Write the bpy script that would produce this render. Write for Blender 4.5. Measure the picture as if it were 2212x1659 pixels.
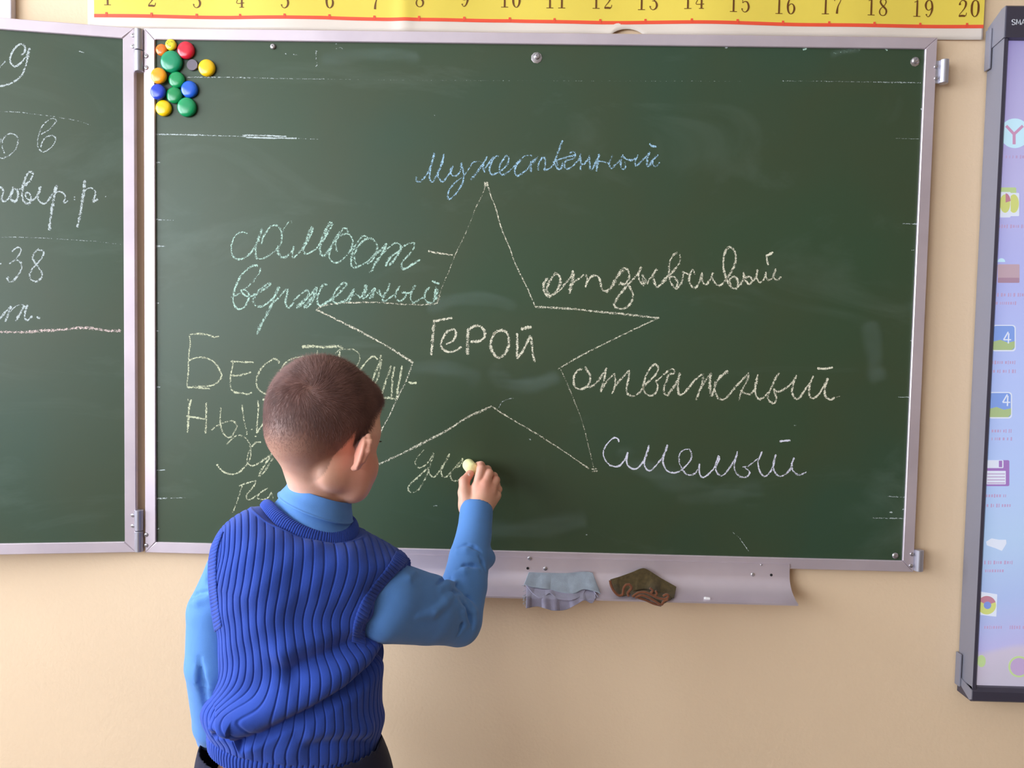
import bpy, bmesh, math, random
import numpy as np
from mathutils import Vector, Matrix
random.seed(5); RNG = np.random.default_rng(5)
for _o in list(bpy.data.objects): bpy.data.objects.remove(_o)
SC = bpy.context.scene
COL = SC.collection
# ------------------------------------------------------------------ camera
# world: front wall is parallel to XZ, +Y goes into the wall, floor at z = 0.
Z0 = 0.90                                  # bottom edge of the chalkboard above the floor
FPX = 1620.0
YAW, PIT, ROL = 0.01918675, -0.04636582, -0.01989963
CAM = np.array([0.734609, -1.427053, 0.409387 + Z0])
def _rot(a, b, c):
    ca, sa, cb, sb, cc, sc = math.cos(a), math.sin(a), math.cos(b), math.sin(b), math.cos(c), math.sin(c)
    return (np.array([[ca, -sa, 0], [sa, ca, 0], [0, 0, 1]]) @ np.array([[1, 0, 0], [0, cb, -sb], [0, sb, cb]])
            @ np.array([[cc, 0, sc], [0, 1, 0], [-sc, 0, cc]]))
RC = _rot(YAW, PIT, ROL)
def ray(px, py):
    return RC @ np.array([(px - 1106) / FPX, 1.0, (829.5 - py) / FPX])
def U(px, py, Y=0.0):
    "the point of the plane y = Y that the photograph shows at pixel (px, py)"
    d = ray(px, py)
    return CAM + d * ((Y - CAM[1]) / d[1])
def proj(P):
    d = (np.asarray(P) - CAM) @ RC
    return np.stack([1106 + FPX * d[..., 0] / d[..., 1], 829.5 - FPX * d[..., 2] / d[..., 1]], -1)
cam = bpy.data.cameras.new('camera'); camo = bpy.data.objects.new('camera', cam); COL.objects.link(camo)
cam.sensor_width = 36.0; cam.lens = FPX * 36 / 2212; cam.clip_start = 0.02
_m = np.eye(4); _m[:3, 0] = RC[:, 0]; _m[:3, 1] = RC[:, 2]; _m[:3, 2] = -RC[:, 1]; _m[:3, 3] = CAM
camo.matrix_world = Matrix(_m.tolist())
SC.camera = camo
# ------------------------------------------------------------------ world, window light, exposure
XL, XR, YB, WY, ZC = -2.0, 4.0, -6.6, 0.020, 3.1     # room: left/right wall, back wall, front wall, ceiling
w = bpy.data.worlds.new('sky'); SC.world = w; w.use_nodes = True
_nt = w.node_tree; _nt.nodes.clear()
_o = _nt.nodes.new('ShaderNodeOutputWorld'); _b = _nt.nodes.new('ShaderNodeBackground')
_b.inputs[0].default_value = (0.72, 0.84, 1.0, 1); _b.inputs[1].default_value = 1.2
_nt.links.new(_b.outputs[0], _o.inputs[0])
WIN = [(-2.3, -0.14), (-4.35, -2.55), (-6.4, -4.6)]     # window openings in the left wall (y ranges)
WZ = (0.85, 2.75)
for _k, (ya, yb) in zip((1.1, 1.1, 1.0), WIN):                                    # daylight coming through each window
    l = bpy.data.lights.new('window_daylight', 'AREA'); l.shape = 'RECTANGLE'
    l.size = abs(yb - ya); l.size_y = WZ[1] - WZ[0]
    l.energy = _k * 62 * l.size * l.size_y / 2.6; l.color = (0.87, 0.95, 1.04)
    lo = bpy.data.objects.new('window_daylight', l); COL.objects.link(lo)
    lo.location = (XL - 0.12, (ya + yb) / 2, sum(WZ) / 2)
    lo.rotation_euler = (math.radians(90), 0, math.radians(-90))
SC.view_settings.view_transform = 'Standard'; SC.view_settings.look = 'None'
SC.view_settings.exposure = 0.50; SC.view_settings.gamma = 1.0; SC.view_settings.use_curve_mapping = False
# ------------------------------------------------------------------ helpers
def srgb(r, g, b):
    f = lambda c: (c / 255 / 12.92) if c / 255 <= 0.04045 else ((c / 255 + 0.055) / 1.055) ** 2.4
    return (f(r), f(g), f(b), 1.0)
class NT:
    "tiny node helper"
    def __init__(s, m):
        m.use_nodes = True; s.t = m.node_tree; s.bsdf = s.t.nodes.get('Principled BSDF'); s.out = s.t.nodes.get('Material Output')
    def n(s, typ, **kw):
        nd = s.t.nodes.new(typ)
        for k, v in kw.items():
            if k.startswith('i_'):
                key = k[2:]; key = int(key) if key.isdigit() else key.replace('_', ' ')
                nd.inputs[key].default_value = v
            else: setattr(nd, k, v)
        return nd
    def l(s, a, b): s.t.links.new(a, b)
    def noise(s, scale, detail=3, rough=0.55, coord='Object', stretch=None, dist=0.0):
        tc = s.n('ShaderNodeTexCoord'); src = tc.outputs[coord]
        if stretch:
            mp = s.n('ShaderNodeMapping'); mp.inputs['Scale'].default_value = stretch; s.l(src, mp.inputs[0]); src = mp.outputs[0]
        nz = s.n('ShaderNodeTexNoise'); nz.inputs['Scale'].default_value = scale; nz.inputs['Detail'].default_value = detail
        nz.inputs['Roughness'].default_value = rough; nz.inputs['Distortion'].default_value = dist
        s.l(src, nz.inputs['Vector']); return nz.outputs['Fac']
    def ramp(s, fac, stops):
        r = s.n('ShaderNodeValToRGB'); e = r.color_ramp.elements
        while len(e) < len(stops): e.new(0.5)
        for i, (p, c) in enumerate(stops):
            e[i].position = p; e[i].color = c if len(c) == 4 else (*c, 1)
        s.l(fac, r.inputs[0]); return r.outputs[0]
    def mapr(s, v, a, b, c, d):
        m = s.n('ShaderNodeMapRange'); s.l(v, m.inputs[0])
        for i, x in enumerate((a, b, c, d)): m.inputs[i + 1].default_value = x
        return m.outputs[0]
    def math(s, op, a, b=None):
        m = s.n('ShaderNodeMath', operation=op)
        for i, x in enumerate((a, b)):
            if x is None: continue
            if isinstance(x, (int, float)): m.inputs[i].default_value = x
            else: s.l(x, m.inputs[i])
        return m.outputs[0]
    def bump(s, h, strength, dist):
        b = s.n('ShaderNodeBump'); b.inputs['Strength'].default_value = strength; b.inputs['Distance'].default_value = dist
        s.l(h, b.inputs['Height']); s.l(b.outputs[0], s.bsdf.inputs['Normal']); return b
def mat(name, col, rough=0.5, metal=0.0, var=0.0, vscale=20, spec=None, bump=None):
    "base colour with a procedural noise variation and optional fine relief (scale, distance)"
    m = bpy.data.materials.new(name); n = NT(m); B = n.bsdf
    B.inputs['Roughness'].default_value = rough; B.inputs['Metallic'].default_value = metal
    if spec is not None: B.inputs['Specular IOR Level'].default_value = spec
    c = np.array(col[:3]); v = max(var, 0.02)
    f = n.noise(vscale)
    n.l(n.ramp(f, [(0.3, tuple(c * (1 - v))), (0.7, tuple(np.minimum(c * (1 + v), 1)))]), B.inputs['Base Color'])
    if bump: n.bump(n.noise(bump[0], 2), 1.0, bump[1])
    return m
WLOC = {}                                  # world position of every object (parents are only translated)
def mesh_obj(name, verts, faces, m=None, parent=None, smooth=False, loc=None):
    me = bpy.data.meshes.new(name)
    verts = np.asarray(verts, dtype=np.float64)
    base = np.asarray(loc, float) if loc is not None else (WLOC[parent.name] if parent is not None else np.zeros(3))
    verts = verts - base
    if isinstance(faces, np.ndarray):
        k = faces.shape[1]; nf = len(faces)
        me.vertices.add(len(verts)); me.vertices.foreach_set('co', verts.astype(np.float32).ravel())
        me.loops.add(nf * k); me.loops.foreach_set('vertex_index', faces.astype(np.int32).ravel())
        me.polygons.add(nf); me.polygons.foreach_set('loop_start', (np.arange(nf) * k).astype(np.int32))
        me.update(calc_edges=True); me.validate()
    else:
        me.from_pydata(verts.tolist(), [], faces); me.update()
    if smooth:
        me.polygons.foreach_set('use_smooth', np.ones(len(me.polygons), dtype=bool))
    o = bpy.data.objects.new(name, me); COL.objects.link(o)
    if m: me.materials.append(m)
    o.location = tuple(base - (WLOC[parent.name] if parent is not None else 0)); WLOC[o.name] = base
    if parent is not None: o.parent = parent
    return o
def tag(o, label=None, cat=None, group=None, kind=None):
    if label: o['label'] = label
    if cat: o['category'] = cat
    if group: o['group'] = group
    if kind: o['kind'] = kind
    return o
def empty(name, loc, label, cat, group=None):
    o = bpy.data.objects.new(name, None); COL.objects.link(o); o.location = tuple(loc); o.empty_display_size = 0.05
    WLOC[o.name] = np.asarray(loc, float)
    return tag(o, label, cat, group)
class MB:
    "collects shapes into one mesh"
    def __init__(s): s.v = []; s.f = []
    def add(s, v, f):
        b = len(s.v); s.v += [tuple(float(c) for c in p) for p in v]; s.f += [tuple(i + b for i in q) for q in f]; return s
    def box(s, a, b, bevel=0.0):
        a, b = np.minimum(a, b), np.maximum(a, b)
        if bevel <= 0:
            v = [(x, y, z) for z in (a[2], b[2]) for y in (a[1], b[1]) for x in (a[0], b[0])]
            return s.add(v, [(0, 2, 3, 1), (4, 5, 7, 6), (0, 1, 5, 4), (2, 6, 7, 3), (0, 4, 6, 2), (1, 3, 7, 5)])
        bm = bmesh.new(); bmesh.ops.create_cube(bm, size=1)
        for q in bm.verts: q.co = Vector([(a[i] + b[i]) / 2 + q.co[i] * (b[i] - a[i]) for i in range(3)])
        bmesh.ops.bevel(bm, geom=list(bm.edges), offset=bevel, segments=2, affect='EDGES', profile=0.5)
        bm.verts.index_update()
        s.add([q.co[:] for q in bm.verts], [tuple(x.index for x in f.verts) for f in bm.faces]); bm.free(); return s
    def prism(s, poly, d0, d1, axis=0):
        "polygon given in the two other axes, extruded along axis from d0 to d1"
        n = len(poly); mk = lambda p, d: {0: (d, p[0], p[1]), 1: (p[0], d, p[1]), 2: (p[0], p[1], d)}[axis]
        v = [mk(p, d0) for p in poly] + [mk(p, d1) for p in poly]
        return s.add(v, [tuple(range(n))[::-1], tuple(range(n, 2 * n))] + [(i, (i + 1) % n, n + (i + 1) % n, n + i) for i in range(n)])
    def lathe(s, prof, c, axis, seg=24):
        "prof: (radius, distance along axis) pairs"
        ax = np.array(axis, float); ax /= np.linalg.norm(ax); t = np.array([0, 0, 1.0]) if abs(ax[2]) < .9 else np.array([1.0, 0, 0])
        u = np.cross(t, ax); u /= np.linalg.norm(u); w_ = np.cross(ax, u); v = []; f = []; n = len(prof)
        for (r, d) in prof:
            for k in range(seg):
                a = 2 * math.pi * k / seg; v.append(np.array(c) + ax * d + (u * math.cos(a) + w_ * math.sin(a)) * r)
        for i in range(n - 1):
            for k in range(seg):
                k2 = (k + 1) % seg; f.append((i * seg + k, i * seg + k2, (i + 1) * seg + k2, (i + 1) * seg + k))
        f.append(tuple(range(seg))[::-1]); f.append(tuple((n - 1) * seg + k for k in range(seg)))
        return s.add(v, f)
    def tube(s, pts, r, seg=8, cap=True):
        pts = np.array(pts, float); n = len(pts); rr = np.broadcast_to(r, (n,)); T = np.gradient(pts, axis=0)
        T /= np.linalg.norm(T, axis=1)[:, None] + 1e-12; up = np.array([0.13, 0.37, 0.92]); v = []; f = []; u = None
        for i in range(n):
            if u is None: u = np.cross(up, T[i])
            else: u = u - T[i] * (u @ T[i])
            u /= np.linalg.norm(u) + 1e-12; w_ = np.cross(T[i], u)
            for k in range(seg):
                a = 2 * math.pi * k / seg; v.append(pts[i] + (u * math.cos(a) + w_ * math.sin(a)) * rr[i])
        for i in range(n - 1):
            for k in range(seg):
                k2 = (k + 1) % seg; f.append((i * seg + k, i * seg + k2, (i + 1) * seg + k2, (i + 1) * seg + k))
        if cap: f.append(tuple(range(seg))[::-1]); f.append(tuple((n - 1) * seg + k for k in range(seg)))
        return s.add(v, f)
    def build(s, name, m=None, parent=None, smooth=False, loc=None):
        return mesh_obj(name, s.v, s.f, m, parent, smooth, loc)
def autosmooth(o, deg=35):
    me = o.data
    me.polygons.foreach_set('use_smooth', np.ones(len(me.polygons), dtype=bool))
    bm = bmesh.new(); bm.from_mesh(me)
    for e in bm.edges:
        if len(e.link_faces) == 2 and e.calc_face_angle(0) > math.radians(deg): e.smooth = False
    bm.to_mesh(me); bm.free(); return o
def catmull(P, n):
    "smooth curve through the rows of P, n samples per span"
    P = np.asarray(P, float)
    if len(P) < 3:
        t = np.linspace(0, 1, n + 1)[:, None]; return P[0] * (1 - t) + P[-1] * t
    Q = np.vstack([2 * P[0] - P[1], P, 2 * P[-1] - P[-2]]); out = []
    for i in range(1, len(Q) - 2):
        t = np.linspace(0, 1, n, endpoint=False)[:, None]
        out.append(0.5 * ((2 * Q[i]) + (-Q[i - 1] + Q[i + 1]) * t + (2 * Q[i - 1] - 5 * Q[i] + 4 * Q[i + 1] - Q[i + 2]) * t ** 2
                          + (-Q[i - 1] + 3 * Q[i] - 3 * Q[i + 1] + Q[i + 2]) * t ** 3))
    out.append(P[-1:]); return np.vstack(out)
def grid_faces(nu, nv, wrap=False):
    i = np.arange(nv - 1)[:, None]; j = np.arange(nu if wrap else nu - 1)[None, :]; j2 = (j + 1) % nu
    return np.stack(np.broadcast_arrays(i * nu + j, i * nu + j2, (i + 1) * nu + j2, (i + 1) * nu + j), -1).reshape(-1, 4)
# ------------------------------------------------------------------ room shell
M_wall = mat('cream_wall_paint', srgb(232, 203, 170), 0.75, var=0.025, vscale=2.2, bump=(160, 0.0004))
M_ceil = mat('white_ceiling_paint', srgb(200, 198, 192), 0.9)
M_floor = mat('brown_linoleum', srgb(84, 60, 44), 0.45, var=0.12, vscale=6)
M_wall2 = mat('bounce_cut_wall_paint', srgb(150, 126, 96), 0.8)  # invented dark ochre for the unseen walls, added to weaken bounced fill light
M_white = mat('white_painted_trim', srgb(235, 235, 232), 0.45)
def struct(name, mb, m, parent=None):
    o = mb.build(name, m, parent)
    if parent is None: o['kind'] = 'structure'
    return o
struct('wall_front', MB().box((XL - .2, WY, 0), (XR + .2, WY + .2, ZC)), M_wall)
struct('wall_back', MB().box((XL - .2, YB - .2, 0), (XR + .2, YB, ZC)), M_wall2)
struct('wall_right', MB().box((XR, YB, 0), (XR + .2, WY, ZC)), M_wall2)
lw = MB(); ys = [YB] + [y for a, b in sorted(WIN) for y in (a, b)] + [WY]
for i in range(0, len(ys), 2): lw.box((XL - .2, ys[i], 0), (XL, ys[i + 1], ZC))
for (a, b) in WIN:
    lw.box((XL - .2, a, 0), (XL, b, WZ[0])); lw.box((XL - .2, a, WZ[1]), (XL, b, ZC))
struct('wall_left', lw, M_wall)
struct('floor', MB().box((XL - .2, YB - .2, -.15), (XR + .2, WY + .2, 0)), M_floor)
struct('ceiling', MB().box((XL - .2, YB - .2, ZC), (XR + .2, WY + .2, ZC + .15)), M_ceil)
for i, (a, b) in enumerate(WIN):
    f = MB()
    for (y0, y1, z0, z1) in ((a, a + .06, *WZ), (b - .06, b, *WZ), (a, b, WZ[0], WZ[0] + .06), (a, b, WZ[1] - .06, WZ[1]),
                             ((a + b) / 2 - .035, (a + b) / 2 + .035, *WZ)):
        f.box((XL - .07, y0, z0), (XL - .01, y1, z1))
    wf = struct('window_%d' % (i + 1), f, M_white)
    MB().box((XL - .1, a - .05, WZ[0] - .04), (XL + .16, b + .05, WZ[0])).build('window_sill', M_white, wf)
for nm, a, b in (('baseboard_front', (XL, WY - .015, 0), (XR, WY, .09)), ('baseboard_left', (XL, YB, 0), (XL + .015, WY - .015, .09)),
                 ('baseboard_right', (XR - .015, YB, 0), (XR, WY - .015, .09)), ('baseboard_back', (XL + .015, YB, 0), (XR - .015, YB + .015, .09))):
    struct(nm, MB().box(a, b), M_white)
# pale flat channel that comes down the wall above the side board
_a = U(5, 20, .02)[0]; _b = U(35, 20, .02)[0]
struct('trim_1', MB().box((_a, .006, U(20, 48, .02)[2] - .1), (_b, WY, ZC), .002), mat('pale_channel', srgb(225, 216, 226), .5))

# ------------------------------------------------------------------ chalkboard
BW, BH = 1.48, 1.0
ZT = Z0 + BH
M_alu = bpy.data.materials.new('satin_aluminium'); _n = NT(M_alu)
_n.bsdf.inputs['Metallic'].default_value = 0.55; _n.bsdf.inputs['Roughness'].default_value = 0.42
_n.l(_n.ramp(_n.noise(9, 3), [(0.3, srgb(204, 190, 200)[:3]), (0.7, srgb(216, 202, 211)[:3])]), _n.bsdf.inputs['Base Color'])
M_hinge = mat('hinge_metal', srgb(190, 188, 200), 0.33, 0.8)
M_screw = mat('screw_steel', srgb(190, 185, 190), 0.3, 0.85)
M_dark = mat('dark_hole', srgb(25, 22, 24), 0.8)
M_board = bpy.data.materials.new('green_board_enamel'); _n = NT(M_board)
_cl = _n.ramp(_n.noise(2.6, 2, .5), [(0.3, srgb(48, 71, 48)[:3]), (0.5, srgb(54, 69, 46)[:3]), (0.7, srgb(47, 71, 52)[:3])])
_sm = _n.math('MULTIPLY', _n.mapr(_n.noise(2.2, 5, .62, stretch=(1, 1, 2.2), dist=1.4), .56, .86, 0, 1), 0.13)   # chalk wiped into smears
_mx = _n.n('ShaderNodeMix', data_type='RGBA'); _n.l(_sm, _mx.inputs['Factor']); _n.l(_cl, _mx.inputs['A']); _mx.inputs['B'].default_value = srgb(150, 168, 158)
_n.l(_mx.outputs['Result'], _n.bsdf.inputs['Base Color'])
_n.bsdf.inputs['Roughness'].default_value = 0.44; _n.bsdf.inputs['Specular IOR Level'].default_value = 0.5
_n.bump(_n.noise(420, 2), 0.25, 0.0002)

RW = 0.0212       # width of a frame rail
def rail_set(parent, x0, x1, z0, z1, T=None, depth=0.006):
    "four mitred frame rails (front face at local y = 0); T maps local (x, y, z) points to the world"
    T = T or (lambda p: p)
    for (c0, c1, i1, i0) in (((x0, z1), (x1, z1), (x1 - RW, z1 - RW), (x0 + RW, z1 - RW)), ((x0, z0), (x1, z0), (x1 - RW, z0 + RW), (x0 + RW, z0 + RW)),
                             ((x0, z0), (x0, z1), (x0 + RW, z1 - RW), (x0 + RW, z0 + RW)), ((x1, z0), (x1, z1), (x1 - RW, z1 - RW), (x1 - RW, z0 + RW))):
        q = [np.array(c) for c in (c0, c1, i1, i0)]; ctr = sum(q) / 4
        q = [p + (ctr - p) / np.linalg.norm(ctr - p) * .00025 for p in q]                    # hairline mitre joint
        v = []; b = .0012
        cen = np.array([sum(p[0] for p in q) / 4, sum(p[1] for p in q) / 4])
        for (yy, ins) in ((depth, 0), (b, 0), (0, b)):
            for p in q:
                d = cen - p; s = np.sign(d) * ins
                v.append(T((p[0] + s[0], yy, p[1] + s[1])))
        f = []
        for k in range(2):
            for j in range(4): f.append((k * 4 + j, k * 4 + (j + 1) % 4, (k + 1) * 4 + (j + 1) % 4, (k + 1) * 4 + j))
        f += [(8, 9, 10, 11), (3, 2, 1, 0)]
        mesh_obj('frame_rail', v, f, M_alu, parent)
board = empty('chalkboard', (BW / 2, .03, Z0), 'three-leaf dark green chalkboard in an aluminium frame, written over in chalk', 'chalkboard')
SY = 0.0045       # y of the writing surface behind the frame front
MB().box((RW * .5, SY, Z0 + RW * .5), (BW - RW * .5, .0085, ZT - RW * .5)).build('writing_surface', M_board, board)
rail_set(board, 0, BW, Z0, ZT)
for x in (.25, BW - .25):                                      # wall brackets behind the board
    MB().box((x - .03, .0085, Z0 + .1), (x + .03, WY, ZT - .1)).build('wall_bracket', M_hinge, board)
# side leaf, swung about 9 degrees out of the plane of the middle one
WA = math.radians(9.3)
hx = U(292, 620, 0)[0]
wing_end = .74
def TW(p):        # local wing coords: x to the left is negative from the hinge edge
    x, y, z = p
    return np.array([hx + x * math.cos(WA) + y * math.sin(WA), x * math.sin(WA) + y * math.cos(WA), z])
WN = np.array([math.sin(WA), math.cos(WA), 0]); W0 = TW((0, SY, 0))
def UW(px, py):
    d = ray(px, py); n_ = np.array([-math.sin(WA), math.cos(WA), 0]); t = ((W0 - CAM) @ n_) / (d @ n_)
    return CAM + d * t
_v = [TW(p) for p in [(x, y, z) for z in (Z0 + RW * .5, ZT - RW * .5) for y in (SY, .0058) for x in (-wing_end + RW * .5, -RW * .5)]]
leaf = mesh_obj('side_leaf', _v, [(0, 2, 3, 1), (4, 5, 7, 6), (0, 1, 5, 4), (2, 6, 7, 3), (0, 4, 6, 2), (1, 3, 7, 5)], M_board, board)
rail_set(leaf, -wing_end, 0, Z0, ZT, TW)
# right leaf hinge halves and the left hinges
def hinge(cx, z1, z0, parent, parts=((0, .49), (.51, 1)), y=-.001, r=.0082, plate=None, screws=()):
    h = MB()
    for a, b in parts:
        za, zb = z1 + (z0 - z1) * a, z1 + (z0 - z1) * b
        h.lathe([(r * .35, 0), (r * .9, 0), (r, .0008), (r, abs(zb - za) - .0008), (r * .9, abs(zb - za)), (r * .35, abs(zb - za))], (cx, y, zb), (0, 0, 1), 20)
    if plate: h.box((plate[0], .0002, z0 + .001), (plate[1], .004, z1 - .001))
    o = autosmooth(h.build('hinge', M_hinge, parent))
    for (sx, sz) in screws:
        autosmooth(MB().lathe([(.0042, 0), (.0042, .0008), (.0032, .0022), (.001, .0026), (.0009, .0012)], (sx, .0004, sz), (0, -1, 0), 14).build('screw', M_screw, o))
P0 = lambda px, py: U(px, py, 0.0)
hinge(P0(301, 108)[0], P0(301, 64)[2], P0(301, 156)[2], board, screws=[(P0(a, b)[0], P0(a, b)[2]) for a, b in ((287, 76), (287, 100), (316, 121), (316, 146))])
hinge(P0(301, 1146)[0], P0(301, 1101)[2], P0(301, 1191)[2], board, screws=[(P0(a, b)[0], P0(a, b)[2]) for a, b in ((287, 1113), (287, 1136), (316, 1155), (316, 1178))])
hinge(P0(2038, 155)[0], P0(2038, 130)[2], P0(2038, 181)[2], board, parts=((0, 1),), plate=(BW - .004, P0(2040, 155)[0]), screws=[(P0(a, b)[0], P0(a, b)[2]) for a, b in ((2022, 144), (2022, 169))])
hinge(P0(1984, 1210)[0], P0(1984, 1187)[2], P0(1984, 1233)[2], board, parts=((0, 1),), plate=(BW - .004, P0(1985, 1210)[0]), screws=[(P0(a, b)[0], P0(a, b)[2]) for a, b in ((1970, 1197), (1968, 1222))])
for (px, py, r, washer) in ((590, 101, .0052, 0), (1160, 122, .0062, .0105), (1977, 131, .0065, .0085), (1933, 1200, .0058, .0)):
    c = U(px, py, SY); sb = MB().lathe([(r, 0), (r, .001), (r * .75, .0028), (r * .3, .0034), (r * .22, .0018)], c - np.array([0, .0008, 0]), (0, -1, 0), 20)
    if washer:
        cw = U(px - 1, py + 3, SY)
        sb.lathe([(washer * .98, 0), (washer, .0006), (washer * .9, .0009), (.001, .0009)], cw, (0, -1, 0), 9)
    autosmooth(sb.build('fixing_screw', M_screw, board))
# chalk ledge: flange screwed over the lower rail, hollow trough and front lip
ty1 = P0(1705, 1218)[2]; xr = P0(1705, 1225)[0]; xl = P0(640, 1200)[0]
lip = U(1718, 1304, -.052); zf = P0(1705, 1236)[2]
prof = [(-.0008, ty1), (-.0026, ty1), (-.0026, zf), (-.0032, zf - .004)]
for t in np.linspace(.06, 1, 16):      # quarter hollow from the flange out to the lip
    a = t * math.radians(78); prof.append((-.0032 - (.0488) * (1 - math.cos(a)) / (1 - math.cos(math.radians(78))), zf - .004 + (lip[2] + .004 - zf) * math.sin(a) / math.sin(math.radians(78))))
prof += [(-.0535, lip[2] - .0006), (-.0535, lip[2] - .0035), (-.0515, lip[2] - .0035)]
inner = [(y + .0018, z - .0012) for (y, z) in prof[3:-2]]
TR_IN = prof[2:]
tray = autosmooth(MB().prism([(y, z) for y, z in prof + inner[::-1] + [(-.0008, zf)]], xl, xr, 0).build('chalk_ledge', M_alu, board), 30)
def tray_y(z):
    zs = [p[1] for p in TR_IN][::-1]; yy = [p[0] for p in TR_IN][::-1]; return float(np.interp(z, zs, yy))
for (px, py, r) in ((1144, 1206, .0046), (1644, 1220, .0022), (1178, 1228, .0046), (1626, 1241, .0046)):
    c = U(px, py, -.0026); c[1] = tray_y(c[2]) if py > 1224 else -.0026
    autosmooth(MB().lathe([(r * .85, 0), (r * .85, .0005), (r * .6, .0013), (r * .25, .0016), (r * .2, .0007)], c, (0, -1, 0), 14).build('screw', M_screw, tray))
for (px, py) in ((1140, 1227.5), (1666, 1242)):
    c = U(px, py, -.0032); MB().lathe([(.0026, 0), (.0026, .0004), (.0005, .0004)], c - np.array([0, .0001, 0]), (0, -1, 0), 14).build('screw_hole', M_dark, tray)
# ------------------------------------------------------------------ chalk writing (strokes laid on the board surface)
def chalk_mat(name, col, cover=0.5):
    m = bpy.data.materials.new(name); n = NT(m); m.blend_method = 'HASHED' if hasattr(m, 'blend_method') else None
    n.bsdf.inputs['Base Color'].default_value = col; n.bsdf.inputs['Roughness'].default_value = 1.0
    n.bsdf.inputs['Specular IOR Level'].default_value = 0.1
    at = n.n('ShaderNodeAttribute', attribute_name='dens')
    g = n.noise(620, 2, .6); g2 = n.noise(190, 2, .5)
    gg = n.math('ADD', n.math('MULTIPLY', g, .62), n.math('MULTIPLY', g2, .38))
    a = n.mapr(n.math('ADD', gg, n.math('MULTIPLY', at.outputs['Fac'], .30)), .605, .71, 0, .88)
    n.l(a, n.bsdf.inputs['Alpha'])
    return m
CH = {'blue': srgb(176, 214, 240), 'mint': srgb(196, 228, 212), 'cream': srgb(240, 234, 210), 'lilac': srgb(236, 234, 250),
      'white': srgb(206, 216, 216), 'lime': srgb(220, 222, 188), 'pink': srgb(236, 214, 208)}
CHM = {k: chalk_mat('chalk_' + k, v) for k, v in CH.items()}
_lay = [0]
def strokes(mb_v, mb_f, mb_d, lst, x0, y0, sc, UF, nrm, off0=0.00012):
    for st in lst:
        w_ = 4.2; dens = .55; smooth = True; pts = st
        if isinstance(st, tuple): w_ = st[0]; pts = st[-1]; dens = st[1] if len(st) > 2 else .55
        P = np.array(pts, float).reshape(-1, 2) / sc + np.array([x0, y0])
        w_ *= .86; dens = .27 + .52 * dens
        C = catmull(P, 8)
        C = C + RNG.normal(0, .16, C.shape)
        T = np.gradient(C, axis=0); T /= np.linalg.norm(T, axis=1)[:, None] + 1e-9; N = np.stack([-T[:, 1], T[:, 0]], 1)
        # extend ends slightly into a rounded cap
        C = np.vstack([C[:1] - T[:1] * w_ * .3, C, C[-1:] + T[-1:] * w_ * .3]); N = np.vstack([N[:1], N, N[-1:]])
        wl = w_ * (1 + .16 * np.sin(np.linspace(0, 9 + len(C) * .13, len(C)) + RNG.uniform(0, 6)) + RNG.normal(0, .07, len(C))); wl[0] *= .35; wl[-1] *= .35
        _lay[0] = (_lay[0] + 1) % 40; off = off0 + _lay[0] * 6e-6
        b = len(mb_v)
        for i in range(len(C)):
            for s, e in ((-.62, -.75), (-.25, 0), (.25, 0), (.62, -.75)):
                q = C[i] + N[i] * wl[i] * s
                mb_v.append(UF(q[0], q[1]) - nrm * off); mb_d.append(dens + e * .45)
        for i in range(len(C) - 1):
            for k in range(3):
                a = b + i * 4 + k; mb_f.append((a, a + 1, a + 5, a + 4))
UB = lambda px, py: U(px, py, SY)
NB = np.array([0, 1.0, 0]); NW = np.array([-math.sin(WA), math.cos(WA), 0])
def word(name, label, col, groups, parent=None, UF=UB, nrm=NB):
    v, f, d = [], [], []
    for (x0, y0, sc, lst) in groups: strokes(v, f, d, lst, x0, y0, sc, UF, nrm)
    o = mesh_obj(name, v, f, CHM[col], parent or board)
    at = o.data.attributes.new('dens', 'FLOAT', 'POINT'); at.data.foreach_set('value', np.array(d, dtype=np.float32))
    o['label'] = label; return o
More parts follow.
